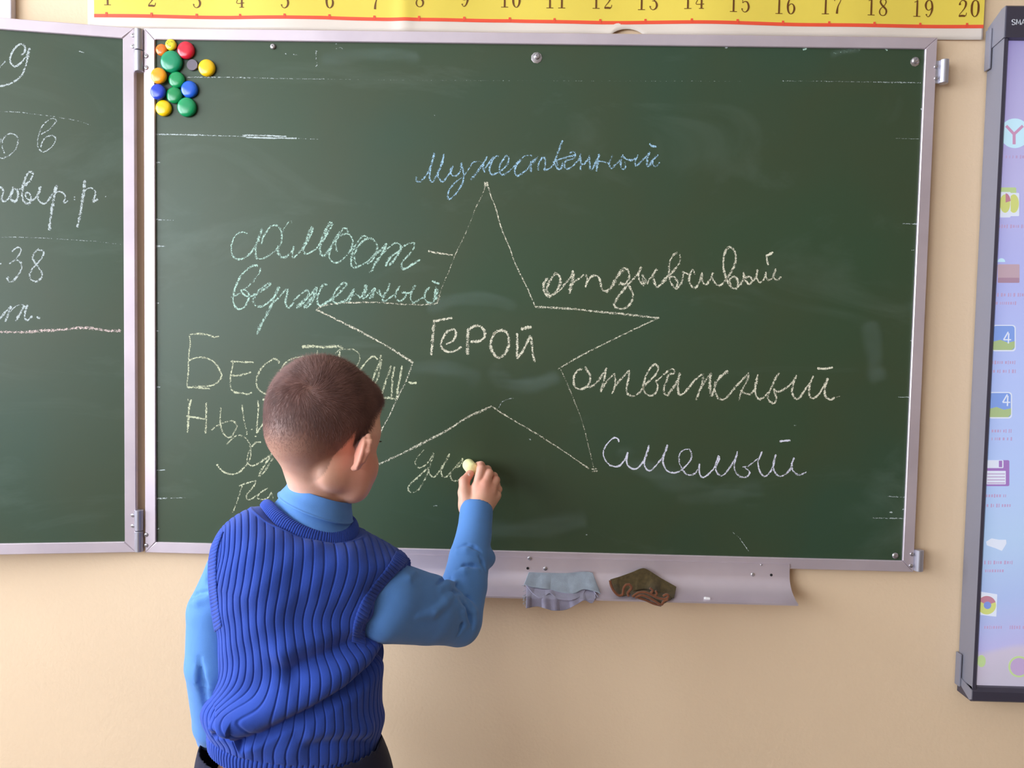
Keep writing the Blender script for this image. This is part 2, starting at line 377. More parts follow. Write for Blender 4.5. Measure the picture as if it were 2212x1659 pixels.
word('chalk_word', 'word in pale blue chalk handwriting above the star', 'blue', [
 (880, 290, 7.9, [
  [150,735,150,790,190,812,240,795,310,715,370,620,420,500,465,325],
  [465,325,430,430,395,570,380,700,385,770,430,815,500,700,560,560,622,345],
  [622,345,600,480,550,600,520,690,540,760,605,808,680,720,740,640,775,540],
  [775,540,735,610,740,670,790,715,850,700,895,640,915,570,922,490],
  (4, [922,490,945,600,962,700,950,800,905,900,830,1010,740,1100,700,1100,692,1040,710,960,770,870,860,790]),
  (3.2, .35, [860,790,930,730,980,690,1050,590,1110,490,1180,465]), (2.5, .1, [1180,465,1240,465,1290,500]),
  (5.5, [1085,770,1150,700,1230,590,1300,500]), [1300,500,1360,385], [1300,500,1290,560,1300,600,1320,655],
  [1310,610,1360,540,1420,450,1475,385], [1550,370,1500,390,1440,480,1400,590,1420,670,1465,690],
  [1465,690,1550,650,1640,590,1710,500,1730,420,1695,365,1630,440,1580,530,1570,620,1600,680,1650,690,1720,640,1800,570,1890,465],
  (3.2, .4, [1890,465,1990,385,2080,360,2120,372]), [1960,430,1860,530,1835,620,1850,690,1890,710,1960,665,2050,590,2120,490,2200,410],
  (5, [2110,470,2105,560,2110,640])]),
 (1150, 290, 7.9, [
  (3, .3, [20,500,60,430,95,385]), [100,605,110,500,160,410,190,400,220,430,222,500,205,600,250,605,310,570,370,510],
  (4.8, [510,115,470,220,430,330,395,430,365,480]), [365,470,400,545,440,590,475,600,505,550,515,480], [365,465,430,440,520,410,610,385], [420,460,425,530],
  [610,385,690,370,735,340,700,300,640,320], [735,340,720,400,650,430,600,440], [600,440,555,480,550,560,600,590,670,560,740,490,800,420,820,340],
  [820,340,825,480,822,610], [830,500,880,515,930,450,975,380], [975,370,975,480,990,600,1030,590,1080,470,1140,350],
  (5.6, [1140,345,1115,450,1095,625]), (3.4, [1080,440,1180,465,1290,485]),
  [1365,360,1330,450,1310,510,1350,580,1420,520,1500,440], [1545,350,1510,460,1510,560,1550,595,1590,560,1580,480],
  (5, [1540,380,1600,425,1680,440,1760,420]), [1805,350,1760,440,1750,500,1775,540,1860,460,1940,380,2000,310],
  (5, [2000,310,1960,420,1960,530,1990,540,2050,450,2140,355]), [2140,355,2070,430,2050,500,2080,540,2130,530,2165,485],
  (4.6, .9, [2005,165,2040,200,2110,215])])])
word('chalk_word', 'two-line word in mint chalk left of the star', 'mint', [
 (490, 460, 9.217, [
  (3.4, .6, [405,410,310,380,220,410,140,500,100,620,90,740,110,840]), (4.6, [110,840,170,905,240,925,350,895,450,820,540,720]), (6.2, [540,720,620,560,700,325]),
  [640,500,590,640,575,760,590,890,650,915,750,895,860,830,960,760,1030,660], (3, .4, [1060,560,1110,370,1180,250,1230,180,1290,165,1290,200]),
  (4.6, [690,610,720,500,780,390,850,290,920,250,1000,255,1060,310,1090,390,1090,500,1080,600,1030,680]), (5.8, [1030,680,1020,780,1060,860,1110,890,1180,870,1260,800]), [1260,800,1310,740,1335,670],
  [1335,670,1310,780,1310,870,1330,890,1400,830,1470,750,1540,650], (5.6, [1540,650,1600,500,1640,380,1690,280]),
  (5.2, [1690,280,1710,320,1650,480,1590,580,1530,700]), [1530,700,1530,770,1570,815,1640,800,1740,740,1840,650],
  (6.8, [1840,650,1900,500,1980,330,2060,190]), (5.2, [2060,190,2100,220,2050,330,1960,480,1880,610,1850,720]), (5.4, [1850,720,1880,830,1930,860,1990,800,2070,680]), [2070,680,2130,590,2200,450]]),
 (700, 460, 7.9, [
  (6, [60,670,110,600,200,430,300,300]), [300,300,340,260,390,270,410,330], [225,655,200,560,210,470,260,400,380,355,450,390,490,480,470,600,400,710,330,780,250,840,190,850,120,810,85,730,110,640],
  [400,700,470,620,530,560,580,490,640,410,700,395,750,430], (5, [540,600,600,550,680,470,790,435,870,490,910,570,890,660,830,740,750,820,640,890,540,930,500,930,465,880,470,760,500,640,540,560]),
  (4, [560,620,520,700,520,800,550,880]), [740,870,820,810,880,720,930,670,1060,525], (6, [1060,525,1030,620,960,740,880,850,820,980,780,1015]),
  [940,760,1030,660,1130,570,1210,515,1280,525,1320,580], (6, [1320,560,1280,660,1200,700,1110,790,1050,900]), (6, [1320,590,1270,700,1180,820,1120,890]),
  (3.8, [1320,600,1400,545,1520,500]), [1540,510,1530,600,1450,710,1350,820,1320,900,1340,960], (5, .8, [1340,960,1420,935,1520,870,1640,800])]),
 (490, 560, 9.217, [
  (3, .35, [90,755,170,725]), (4, [170,725,280,660]), (4.2, .35, [360,590,480,490,580,370,650,260,675,180]), (4.6, .7, [610,125,520,130,400,210,290,320,210,470,160,600,130,730,130,840,160,930,210,980,270,990,340,960,390,890,430,790,450,720,400,640,330,605,290,630,320,680,380,730,460,740,550,705]),
  (5, .5, [550,705,640,660,740,600,830,540,865,485]), (6.2, .35, [865,485,800,490,700,570,620,650,560,750,530,850,570,920]), (4.8, .7, [620,950,740,920,850,840,940,760,1000,660,1040,560]),
  (7, .5, [1040,560,980,680,900,880,830,1040,740,1200,660,1350,608,1484]), [930,870,1010,790,1090,700,1180,600], (5.5, .6, [1215,600,1200,700,1170,840,1190,930,1240,960,1290,920,1330,870]),
  [1335,820,1420,740,1560,630,1610,610], (6, [1620,630,1640,700,1560,820,1480,900,1400,970]), (6, [1400,930,1560,800,1700,680,1790,560]), (7, [1790,570,1760,660,1650,820,1580,900,1550,970]), (5, [1600,970,1700,830,1780,700]),
  (5, [1990,510,1930,500,1880,560,1830,680,1800,780,1810,880,1860,940]), (6, .8, [1860,940,1940,890,2070,800,2130,740])]),
 (700, 560, 7.9, [
  (4.6, [0,780,100,690,220,620,320,510,390,440,350,400,280,440,200,540,150,650,170,740]), (5.6, .7, [170,740,230,755,310,730,390,690,440,620,515,515]),
  (5, [515,520,480,620,420,740]), [500,620,560,600,620,660], (6.5, [715,440,700,520,640,640]), [660,680,740,620,860,490], (6, [735,460,690,620]), (5.5, [860,490,830,600,780,665]), (5, [870,500,820,665]),
  [900,560,960,610,1000,650], (5, [930,520,960,600]), (5.6, [1120,420,1090,520,1020,630,1000,690,1040,720]), [1040,720,1120,660,1200,600], (5, [1290,460,1230,570,1230,660,1290,715,1360,680,1400,620,1390,570,1330,565]),
  [1380,575,1480,570,1530,460,1560,460], [1550,480,1490,560,1480,680,1530,745,1620,690,1690,650], (5, [1800,480,1730,560,1715,660,1750,720,1820,745,1880,700,1920,600,1910,480]), (6, [1910,500,1880,680]), (5, [1940,520,1910,680]),
  (5, .9, [1850,375,1900,395,1960,415])])])
word('chalk_word', 'small cream chalk dash on the left edge of the star', 'cream', [(700, 460, 7.9, [(4, .7, [1785,650,1850,670,1980,690,2090,705,2190,720])])])
word('chalk_word', 'word in cream chalk printed inside the star', 'cream', [(910, 660, 7.9, [
  (6.6, [225,255,205,450,190,600,170,840]), (5.4, .75, [250,262,370,235,520,215]),
  (5, .7, [430,660,540,600,590,500,585,430,545,405,450,440,390,520,340,620,345,710,420,775,500,795,590,765,680,710]),
  (7, [800,400,790,600,790,830]), (6.2, .7, [815,410,890,360,960,345,1040,380,1090,480,1060,560,980,610,850,615]),
  (6.4, .65, [1250,480,1200,580,1185,700,1220,800,1310,890,1400,850,1470,750,1495,620,1480,490,1400,430,1320,430,1230,480]),
  (5.8, .7, [1635,480,1640,650,1635,790,1640,900]), (5.6, .7, [1640,900,1740,760,1860,520]), (5.6, .6, [1880,540,1890,700,1910,850,1935,955]), (6.5, 1.0, [1710,400,1790,380,1870,370])])])
word('chalk_word', 'word in cream chalk handwriting right of the star, upper of two', 'cream', [
 (1160, 520, 7.9, [
  (6, [180,640,120,720,115,840,160,920,225,945,310,880,370,800,400,700,380,600,320,550]), (6, [320,550,250,640,180,760,165,840,200,930]),
  (4.6, [230,940,330,890,420,810,500,710,580,610,610,520]), (7, .6, [615,520,610,640,580,760,550,890]), [590,760,650,690,730,640,800,580], (4.6, [830,580,860,650,830,790]),
  (4.8, .7, [830,780,860,690,930,610,1000,590,1060,640,1090,740,1110,830,1190,870]), (7.2, .5, [1190,870,1270,790,1340,670,1400,570,1490,470]),
  (4.8, .65, [1500,470,1550,500,1575,600,1550,680,1500,740,1420,720]), (5.2, .6, [1400,750,1530,740,1600,830,1640,940,1600,1060,1520,1140,1420,1165,1320,1110,1340,1030]), (6, [1340,1030,1400,930,1480,840,1560,740,1660,640,1720,570,1780,450]),
  [1780,450,1740,560,1740,650,1790,740,1820,770], (5.4, [1800,590,1830,640,1860,700,1830,730,1800,650]), [1880,740,1900,680,1960,610,2030,490,2050,500], (5, [2040,490,1990,580,2000,700,2050,790,2120,740,2200,660])]),
 (1420, 520, 7.9, [
  (6, .45, [20,780,60,730,130,650,230,560,340,440]), (4.2, .4, [340,440,390,340,380,230]), [340,200,260,260,210,370,200,500,200,620,240,740,320,820], (5, [210,610,280,620,340,700,330,790]), (5, [330,820,400,740,430,640,450,540]),
  [430,520,520,570,560,560,600,490,640,570], (5, [590,500,550,600,545,700,590,780,650,800,710,710,760,550]), (5, [760,550,760,650,790,730,840,740,900,660,950,550]), [935,550,940,640,1000,740,1070,770],
  (5.2, .65, [1070,770,1120,720,1210,610,1290,480,1330,370,1340,250,1290,140,1230,110,1170,160,1135,280,1125,420,1150,570,1190,680,1260,790,1330,820,1370,780,1375,690,1330,620,1280,615,1235,670,1240,750]),
  (5, .65, [1380,780,1430,720,1480,620,1475,545]), (5, .65, [1470,550,1480,640,1520,700,1560,740,1610,700,1600,630,1550,615,1500,650]), (5, [1610,700,1670,640,1700,560,1700,490]),
  [1700,490,1700,620,1730,700,1780,700,1830,630,1855,540], [1855,540,1850,620,1890,670,1950,650,1990,580,2020,485], [2020,485,1980,580,2000,650,2050,670,2110,620], (5, 1.1, [1970,200,1860,260]), (4, .8, [1860,260,1870,330,1890,410])])])
word('chalk_word', 'word in cream chalk handwriting right of the star, lower of two', 'cream', [
 (1220, 760, 7.9, [
  (5, .7, [290,290,220,320,160,410,150,520,180,600,240,640,310,630,390,580,430,500,430,400,380,320,350,260]), (5, [370,600,460,590,540,530,640,400,720,280]), (4.6, [705,290,680,430,640,560,615,680]), [620,670,700,530,780,430,850,370],
  [850,370,860,500,850,600,805,710], (4.6, [820,680,900,530,1000,420,1100,320]), (5, [1100,320,1090,450,1060,580,1060,690,1120,750,1200,745,1290,680]),
  (4.6, .7, [1290,680,1350,590,1440,500,1540,400,1595,290,1570,230,1520,220,1450,290,1390,400,1350,520,1340,620,1370,700,1440,745,1510,735,1570,660,1590,580,1560,520]), [1550,510,1620,450,1720,360,1810,295,1870,310,1870,370],
  (5.4, [1870,365,1780,390,1740,490,1700,590,1690,690,1745,745]), (6, [1745,745,1820,650,1900,540,1950,420,1965,370]), (5, .7, [1960,360,1940,480,1930,620,1960,730,2040,700,2130,590,2212,490])]),
 (1480, 760, 6.32, [
  (4.4, .7, [0,550,60,470,130,390,230,300]), (5, [240,300,240,400,200,520,150,650]), [200,520,260,430,330,320,350,290], (7, [345,300,335,420,340,520,365,600]), (5, [365,590,400,500,430,420]), (6.4, .65, [430,400,500,320,585,265]),
  (5, .65, [420,410,405,470,410,540,450,630,520,650,590,600,680,490,780,380,870,290]), [870,290,850,380,800,480,760,560,735,660], (4.6, [760,530,820,570,890,575,940,520,970,430,990,315]), (4.8, .65, [990,315,965,430,955,550,1000,640,1060,630,1130,560]),
  (4.8, .6, [1280,290,1230,370,1180,480,1130,600,1150,670,1210,705,1245,640,1230,570,1210,520]), (4.8, .65, [1210,510,1260,545,1330,520,1420,460,1490,380,1515,320]), (4.8, .65, [1515,320,1480,430,1460,550,1500,635,1550,635,1620,540,1700,430,1750,330]),
  (4.8, .65, [1750,330,1710,430,1690,550,1720,630,1780,620,1850,540,1900,450,1945,365]), (5.2, .8, [1945,365,1910,480,1910,590,1970,650,2040,630]), (2.5, .3, [2040,630,2110,605]), (4.6, 1.1, [1810,225,1900,230,2010,215])])])
word('chalk_word', 'word in lilac-white chalk handwriting beside the lower right point of the star', 'lilac', [
 (1290, 920, 9.217, [
  (3.4, 1.1, [430,315,410,260,350,235,280,270]), (3, .8, [280,270,190,370,130,480,125,590,170,690,250,780]), (3.8, 1, [250,780,360,810,450,790,520,710,580,620,605,530]),
  (3.8, 1, [605,530,590,640,590,740,640,820,730,860,800,840,890,750,960,640]), (5, .75, [960,640,1010,490,1030,395]), (3.8, .8, [1010,450,950,640,935,740,970,850,1040,890,1100,860,1200,750,1300,640]), (4.6, .8, [1300,640,1350,520,1400,385]),
  (3.6, 1, [1340,560,1310,690,1330,800,1390,890,1500,930,1600,920,1700,860]), (3.6, .8, [1700,860,1800,760,1870,650,1870,530,1830,465]), (2.6, .8, [1830,465,1740,470,1650,530]), (3.6, .55, [1650,530,1625,620,1640,750,1690,860]), (3.6, .8, [1690,860,1760,950,1850,980,1940,950,2010,860,2035,755]),
  (3.4, 1, [2035,755,2030,880,2050,980,2110,1025,2212,975])]),
 (1500, 920, 8.508, [
  (3.4, 1, [170,945,240,900,350,790,400,680,440,550]), (3.6, .8, [440,550,455,610,400,740,390,800,430,880,500,915,570,870,650,760,740,620,790,470]), (4, .65, [790,480,760,600,730,720,760,850,840,930,930,945,1000,900,1010,840,960,790,920,750]),
  (3.2, .6, [890,755,980,740,1080,670,1160,600]), (3.8, .8, [1240,480,1190,590,1170,700,1200,830,1270,925,1330,910,1420,800,1470,650,1495,530]), (4.2, .7, [1495,540,1450,680,1450,780,1500,880,1580,925,1680,880,1760,790,1800,670,1830,590]),
  (4.2, .7, [1830,590,1790,700,1800,800,1870,880,1940,900,2050,850]), (3.8, 1.2, [1570,285,1640,275,1755,268])])])
word('chalk_word', 'unfinished word in lime chalk under the piece of chalk', 'lime', [(870, 960, 12.289, [
  (2.6, .4, [555,150,470,250,380,350]), (3, .3, [380,350,335,450,345,550,400,610]), (3.6, [400,610,470,620,570,570,680,460,770,320,825,230]), (4, .35, [825,230,790,350,740,500,700,650,650,800,590,920,520,1050,430,1180,310,1270,210,1270]),
  (3.8, .6, [210,1270,150,1210,150,1130,230,1020,370,900,520,760,670,620]), (4, .5, [670,640,720,780,790,860,860,850,950,740,1020,650]), (5, .55, [1030,650,1080,540,1170,400,1235,255]), (3.6, [1060,590,1020,730,1060,850,1130,870,1210,820]),
  (5, .4, [1210,820,1280,740,1400,600,1500,490,1590,380]), (3.4, .6, [1590,380,1560,500,1450,630]), (3.6, .5, [1290,780,1270,850,1310,950,1400,970,1500,930,1600,870,1690,820])])])
word('chalk_word', 'capital-letter word in lime chalk behind the head', 'lime', [
 (390, 700, 7.9, [
  (3.4, [155,185,165,320,150,470,135,650,135,820,115,970,115,1080]), (4.2, .6, [160,180,250,165,380,170,480,190,570,220,650,210]), (3.8, .75, [140,630,220,585,350,570,470,590,570,650,650,750,705,870]), (4, [705,870,680,940,600,1020,480,1060,330,1060,170,1075]), (4.6, .7, [120,1080,300,1085,490,1105]),
  (4, .5, [890,620,895,690,860,860,850,1000,860,1100,920,1165]), (4.4, .75, [920,1165,1050,1180,1150,1195,1210,1170]), (4, .65, [850,635,1000,645,1245,655]), (4.2, .7, [870,880,1000,875,1195,825]),
  (4.2, .6, [1670,675,1680,640,1610,590,1530,630,1430,700,1350,800,1300,930,1300,1050,1350,1130,1450,1190,1600,1200]), (3.6, .5, [1700,1050,1680,930,1695,830,1740,730,1820,640,1950,575,2100,555])]),
 (640, 720, 6.914, [
  (6.6, .65, [90,200,250,195,430,205,620,195,690,225]), (3.2, .5, [315,255,312,350,310,600]), (3.4, .5, [590,300,640,250,750,240,860,245,930,300,950,380,930,450,880,500,750,560]), (4.4, .8, [650,275,635,390,600,700]),
  (3.8, .8, [1215,390,1160,345,1090,380,1010,470,950,560,900,700]), (5, [1260,330,1240,450,1180,590,1130,720]), (5, .45, [1270,390,1255,520,1220,650,1170,770]),
  (5, .5, [1415,490,1380,600,1320,770,1280,900]), (5, .55, [1470,500,1440,650,1430,800,1425,950]), (5, .7, [1580,490,1555,650,1520,800,1495,980]), (5, .7, [1290,965,1400,965]), (4.4, [1400,965,1490,980]), (3, .5, [1250,920,1290,960]), (4.4, 1.2, [1680,730,1730,745,1790,740])]),
 (390, 840, 7.9, [
  (4.6, .75, [180,185,145,330,140,480,120,740]), (4.8, .6, [440,240,440,500,425,750]), (4.8, .65, [110,465,250,490,420,515]), (3, .5, [125,175,128,200]),
  (4, .5, [685,320,680,500,690,650,740,770,810,830,880,800,930,720,965,640,930,570,860,545,750,570]), (4.4, .45, [750,570,640,620,530,700]), (4.4, .6, [1050,280,1065,400]), (3.2, .4, [1065,400,1090,560,1140,780]),
  (3.6, .65, [1315,195,1330,350,1310,550,1300,750]), (4, .75, [1300,750,1400,610,1470,510,1560,350]), (5.5, 1, [1410,185,1490,190]), (3, 1, [1210,690,1225,690]), (3, 1, [1275,812,1292,808])])])
word('chalk_word', 'large letters in lime chalk beside the nape', 'lime', [(450, 920, 8.733, [
  (3.4, .5, [350,345,430,260,520,190,600,175]), (3.6, .4, [600,175,700,225,770,320,800,430,800,560,770,680]), (4, .7, [730,720,700,760,600,860,480,910,370,900,270,850,200,780,165,725]),
  (4, .8, [985,305,900,315,820,390]), (3.2, .45, [820,390,760,500,735,620,740,710]), (4, .6, [740,710,820,750,920,725]), (5.6, .5, [920,725,1050,640,1190,530,1400,380]), (5, .5, [950,945,1010,830,1090,690,1190,560]), (5, .35, [980,950,1080,830,1160,700,1230,590]),
])])
word('chalk_word', 'small letters in lime chalk just above the left shoulder', 'lime', [(450, 920, 8.733, [
  (3.4, .7, [590,1130,700,1085,900,1035]), (3.2, .45, [640,1130,590,1280,540,1440,460,1630]), (3.6, .6, [900,1035,870,1120,790,1220,720,1310,740,1380,800,1385]), (3.2, .6, [800,1385,900,1320,1010,1240,1120,1175]),
  (3, .6, [960,1290,920,1340,960,1380,1060,1385,1140,1340,1190,1250]), (4.4, .35, [1190,1250,1220,1360]), (1.6, .2, [490,1370,620,1375])])])
word('chalk_star', 'five-pointed star drawn in cream chalk lines', 'cream', [(0, 0, 1, [
  (2.6, .25, [1048,404,1040,425,1027,450,1018,475,1000,516,984,549,970,585,956,617,943,655]), (3.2, .5, [1055,405,1061,425,1071,450,1083,493,1100,533,1114,572,1138,620,1157,664]),
  (5.2, .5, [1157,663,1230,667,1300,674,1360,680,1424,687]), (3.6, .5, [1424,687,1400,697,1309,741,1248,772,1206,797]), (2.8, .3, [1212,799,1236,855,1257,909,1271,963,1283,1013]),
  (3.4, .5, [1272,1012,1215,973,1159,937,1115,911,1085,893,1062,877]), (5.4, .5, [1062,877,1035,890,1007,903,965,930,921,953,870,979,824,1000,790,1018]),
  (3.6, .35, [800,1000,822,935,840,900,856,865,866,845,875,828,884,805,892,783]), (4.6, .6, [892,783,840,750,786,720,735,694,684,669]), (3.8, .35, [684,668,700,660,740,655,761,654,814,653,883,658,940,656,950,640])]),
  (0, 0, 1, [(5, .75, [1047,396,1053,396]), (5, .75, [1047,401,1054,400]), (4, .4, [1278,1013,1290,1013]), (4, .4, [1280,1019,1290,1017])])])
word('chalk_mark', 'faint white ruled chalk lines and ticks along the edges', 'white', [(0, 0, 1, [
  (2.6, .45, [405,167,470,167,540,168]), (2.2, .25, [540,168,620,170,700,171]), (1.5, -.12, [700,171,860,173,1000,174,1200,175,1400,175,1600,176]), (2.4, .1, [1690,175,1800,176,1880,177]), (3.2, .3, [1880,177,1990,179]),
  (3, .7, [335,290,400,291,440,292]), (2, .45, [440,292,500,294,560,296]), (3, .9, [525,292,560,292.5,590,293.5,618,295]), (3.4, 1.0, [532,297,580,298,640,299]), (1.6, .2, [640,299,690,301]), (1.5, .35, [1935,299,1992,300]),
  (3, .9, [335,351,345,351]), (3, .8, [335,474,350,475]), (1.6, .4, [350,475,375,476]), (4, .9, [335,532,345,532]), (2, .5, [345,532,360,532]), (2.6, .8, [335,654,343,655]), (2, .6, [335,714,343,715]), (1.6, .5, [335,776,340,776]), (3, .7, [335,836,345,836]), (2.4, .6, [335,953,341,953]), (2.6, .6, [335,1016,356,1015]),
  (3.4, .6, [335,1077,360,1076]), (2, .3, [360,1076,400,1075]), (4, .6, [335,1142,343,1142]),
  (4, .8, [1990,236,1995,235]), (3.4, .9, [1975,484,1985,483]), (2, .5, [1950,483,1975,484]), (1.6, .4, [1968,540,1982,540]), (1.6, .5, [1975,613,1980,613]), (1.6, .4, [1970,674,1977,673]), (1.8, .5, [1967,736,1975,736]), (1.6, .5, [1965,797,1972,797]), (1.6, .5, [1940,858,1970,858]), (2.4, .5, [1960,917,1968,917]), (1.6, .5, [1958,977,1966,976]), (3.4, .3, [1918,1072,1955,1074]), (2.6, .4, [1950,1100,1956,1100]), (2.6, .35, [1885,1119,1955,1120]),
  (3, .9, [1922,1106,1927,1107]), (1.6, .6, [1598,1163,1608,1178]), (1.6, .7, [1609,1179,1617,1190]), (1.4, .2, [1583,1150,1596,1161]), (2.4, .7, [634,117.5,642,119]), (2, .6, [616,116,618,116.5]), (2.2, .8, [725,95,727,95]), (1.6, .3, [726,105,736,103,740,106]),
  (3, .2, [682,110,683,130]), (2.6, .6, [682,109,684,111]), (2.6, .5, [683,134,684,136]), (2, .4, [682,144,685,140]), (2.2, .7, [938,249,939,250]), (2.4, .8, [1143,948,1146,950]), (2.4, .7, [1266,1155,1268,1155]), (2, .7, [937,1093,944,1092]), (1.8, .4, [1078,880,1085,868,1098,862,1110,860]), (2.2, .7, [1716,919,1719,919]), (3, .8, [1567,104,1571,103])])])
word('chalk_mark', 'mint chalk dabs caught under the top rail', 'mint', [(0, 0, 1, [(4, .9, [1735,107,1742,105]), (4, .9, [1914,106,1916,109]), (2.4, .6, [1998,106,2003,107]), (9, -.05, [1800,118,1830,110,1856,106]), (1.4, .9, [1999,112,1998,140,1996,200])])])
word('chalk_word', 'figures and letters in white chalk on the side leaf', 'white', [
 (0, 70, 6.146, [(4.6, .75, [285,300,325,270,330,190,280,155,220,190,160,270,135,370,160,430,210,450,280,400,340,330,395,215]), (4.8, .7, [395,215,360,370,330,480,270,590,180,660,80,700,0,712,-100,715,-200,690]), (3, .5, [70,385,0,460,-60,500,-140,540]),
   (2, .8, [1050,250,1110,270]), (3.4, .5, [60,1600,30,1520,40,1430,100,1360,170,1345,230,1390,240,1450,210,1550,130,1630,60,1665,0,1670]), (3, .6, [550,1350,640,1300,710,1230,750,1170,700,1145,620,1180,560,1250,520,1340,500,1450,510,1540,570,1585,640,1560,710,1490,740,1410,700,1365]), (3.6, .7, [700,1365,620,1390,570,1440,545,1520]), (3, .4, [0,1480,20,1400])]),
 (0, 360, 9.217, [(4.6, .8, [-60,520,0,415,45,430,65,500,40,590,30,650,70,690,130,670,200,590,270,450,270,415]), (5, .8, [260,440,220,550,220,640,290,700,340,650,365,560,345,480]), (3.6, .8, [250,410,330,455,430,430,500,370]), (5.2, .75, [500,370,590,290,650,180,640,120,590,110,530,180,480,310,450,430,440,560,470,680,550,740,600,720]),
   (3.8, .85, [600,720,620,620,590,540,530,520,510,580,560,650,640,670,730,600,800,500]), (6, .8, [810,400,780,480,750,600]), (4, .85, [750,600,780,680,860,735,930,710,1000,620,1050,540]), (6.4, .75, [1130,385,1090,520,1060,700,1030,900,1000,1100,990,1260]), (3.4, .9, [1080,580,1130,510,1220,505,1290,560,1300,640,1270,700,1310,720,1350,685]),
   (3, .7, [1480,605,1492,609]), (3, .6, [1480,652,1492,655]), (6.2, .8, [1690,280,1670,450,1650,620]), (6, .65, [1650,620,1620,820,1580,1020,1540,1200]), (3.2, .85, [1660,520,1740,440,1830,430,1890,480,1900,550]), (5, .7, [1900,550,1870,640,1850,700,1890,690,1940,645]), (2, .5, [2095,605,2112,590])]),
 (0, 500, 7.215, [(3.6, .75, [190,315,230,270,290,250,330,285,300,360,230,440,150,500]), (4.2, .75, [200,460,270,445,320,480,340,550,310,640,250,720,200,775,150,780,115,745,130,710]), (4.2, .7, [600,270,540,330,510,400,540,480,600,560,650,640,650,710,600,765,540,780,480,740,460,680,500,590,570,510,640,430,680,350,660,300,600,290]),
   (4.6, .75, [-60,1400,0,1360,80,1260,170,1170]), (5, .75, [170,1170,130,1290,80,1410]), (2.4, .7, [150,1260,240,1170,340,1140,370,1160]), (5.2, .75, [380,1160,320,1270,240,1395]), (4.4, .8, [430,1150,390,1260,390,1350,430,1385,500,1320]), (5.4, 1, [580,1332,615,1352]), (3, .6, [-40,505,18,503])])],
 leaf, UW, NW)
word('chalk_line', 'thick pinkish chalk underline on the side leaf', 'pink', [(0, 500, 7.215, [(6.4, .55, [-360,1580,-60,1560,200,1570,450,1565,700,1545,950,1530,1200,1505,1350,1500,1550,1530,1700,1545,1880,1550])])], leaf, UW, NW)
word('chalk_line', 'upper thin curved white chalk rule on the side leaf', 'white', [(0, 70, 6.146, [(2, .3, [-300,1060,0,1050,250,1060,450,1085,700,1115,900,1150,1050,1180,1200,1230])])], leaf, UW, NW)
word('chalk_line', 'lower thin curved white chalk rule on the side leaf', 'white', [(0, 500, 7.215, [(2, .4, [-360,100,0,90,300,90,600,100,900,115]), (1.6, .2, [900,115,1200,135,1500,155,1680,180,1900,205])])], leaf, UW, NW)

for _o in board.children:
    if _o.name.startswith('chalk_mark'): _o['kind'] = 'stuff'
M_haze = bpy.data.materials.new('wiped_chalk_haze'); n = NT(M_haze); n.bsdf.inputs['Base Color'].default_value = srgb(150, 172, 165); n.bsdf.inputs['Roughness'].default_value = 1
_a = n.n('ShaderNodeAttribute', attribute_name='dens'); n.l(n.math('MULTIPLY', n.math('MAXIMUM', n.math('ADD', _a.outputs['Fac'], .0), 0.0), n.mapr(n.noise(14, 4, .6, stretch=(.5, 1, 2.5)), .35, .7, .0, .30)), n.bsdf.inputs['Alpha'])
CHM['haze'] = M_haze
for (w_, d_, pts) in ((34, .55, [930, 672, 965, 652, 1010, 645, 1060, 648, 1110, 662]), (40, .5, [880, 800, 930, 792, 990, 800, 1030, 820]), (44, .6, [1065, 795, 1085, 818, 1120, 835, 1160, 830, 1200, 812]), (16, .8, [1796, 119, 1822, 112, 1856, 106]), (36, .35, [700, 130, 800, 118, 900, 125]), (60, .3, [1340, 980, 1500, 1060, 1640, 1065]), (50, .35, [1000, 1130, 1120, 1145, 1260, 1120]), (44, .3, [1880, 700, 1895, 820])):
    v, f, d = [], [], []; strokes(v, f, d, [(w_, d_, pts)], 0, 0, 1, UB, NB, 0.00006)
    d = [max(0, x) if k % 4 in (1, 2) else 0.0 for k, x in enumerate(d)]
    for k in range(0, 4): d[k] = 0.0; d[-1 - k] = 0.0
    o = mesh_obj('chalk_smear', v, f, M_haze, board); at = o.data.attributes.new('dens', 'FLOAT', 'POINT'); at.data.foreach_set('value', np.array(d, dtype=np.float32))
# ------------------------------------------------------------------ number strip on the wall
PY = .0135
def ps_y(x, z):      # the paper is not flat: it swells and creases a little
    return PY + .0022 * math.sin(x * 9.1 + 1) + .0016 * math.sin(x * 23 + z * 6) + .0016 * math.sin(x * 5.3 - 2) - .0028 * math.exp(-((x - .49) / .018) ** 2)
_lx = [204, 500, 700, 866, 1100, 1300, 1400, 1550, 1660, 1880, 2124]; _ly = [33.5, 38.5, 38.2, 44, 43, 48, 48.7, 51, 52.2, 56, 57.5]
_LX = [U(a, b, PY)[0] for a, b in zip(_lx, _ly)]; _LZ = [U(a, b, PY)[2] for a, b in zip(_lx, _ly)]
zline = lambda x: float(np.interp(x, _LX, _LZ)) + .0006 * math.sin(x * 14)
px0, px1 = U(190, 40, PY)[0], U(2124, 60, PY)[0]
zbot = U(2124, 85, PY)[2]; ztop = zbot + .36
_nc = (U(1322, 70, PY)[0], U(1390, 70, PY)[0])
def zb(x):
    t = (x - _nc[0]) / (_nc[1] - _nc[0])
    return zbot + (.0115 * math.sin(math.pi * t) ** .6 if 0 < t < 1 else 0) + .0006 * math.sin(x * 11)
M_paper = mat('white_poster_paper', srgb(226, 212, 200), .35, var=.03, vscale=5)
M_yel = mat('yellow_print', srgb(232, 206, 84), .33, var=.04, vscale=5)
M_red = mat('red_print', srgb(235, 84, 56), .33); M_num = mat('brown_numeral_print', srgb(105, 62, 18), .35)
strip = empty('number_strip', ((px0 + px1) / 2, PY, zbot), 'long yellow paper number strip with brown numerals above the board', 'poster')
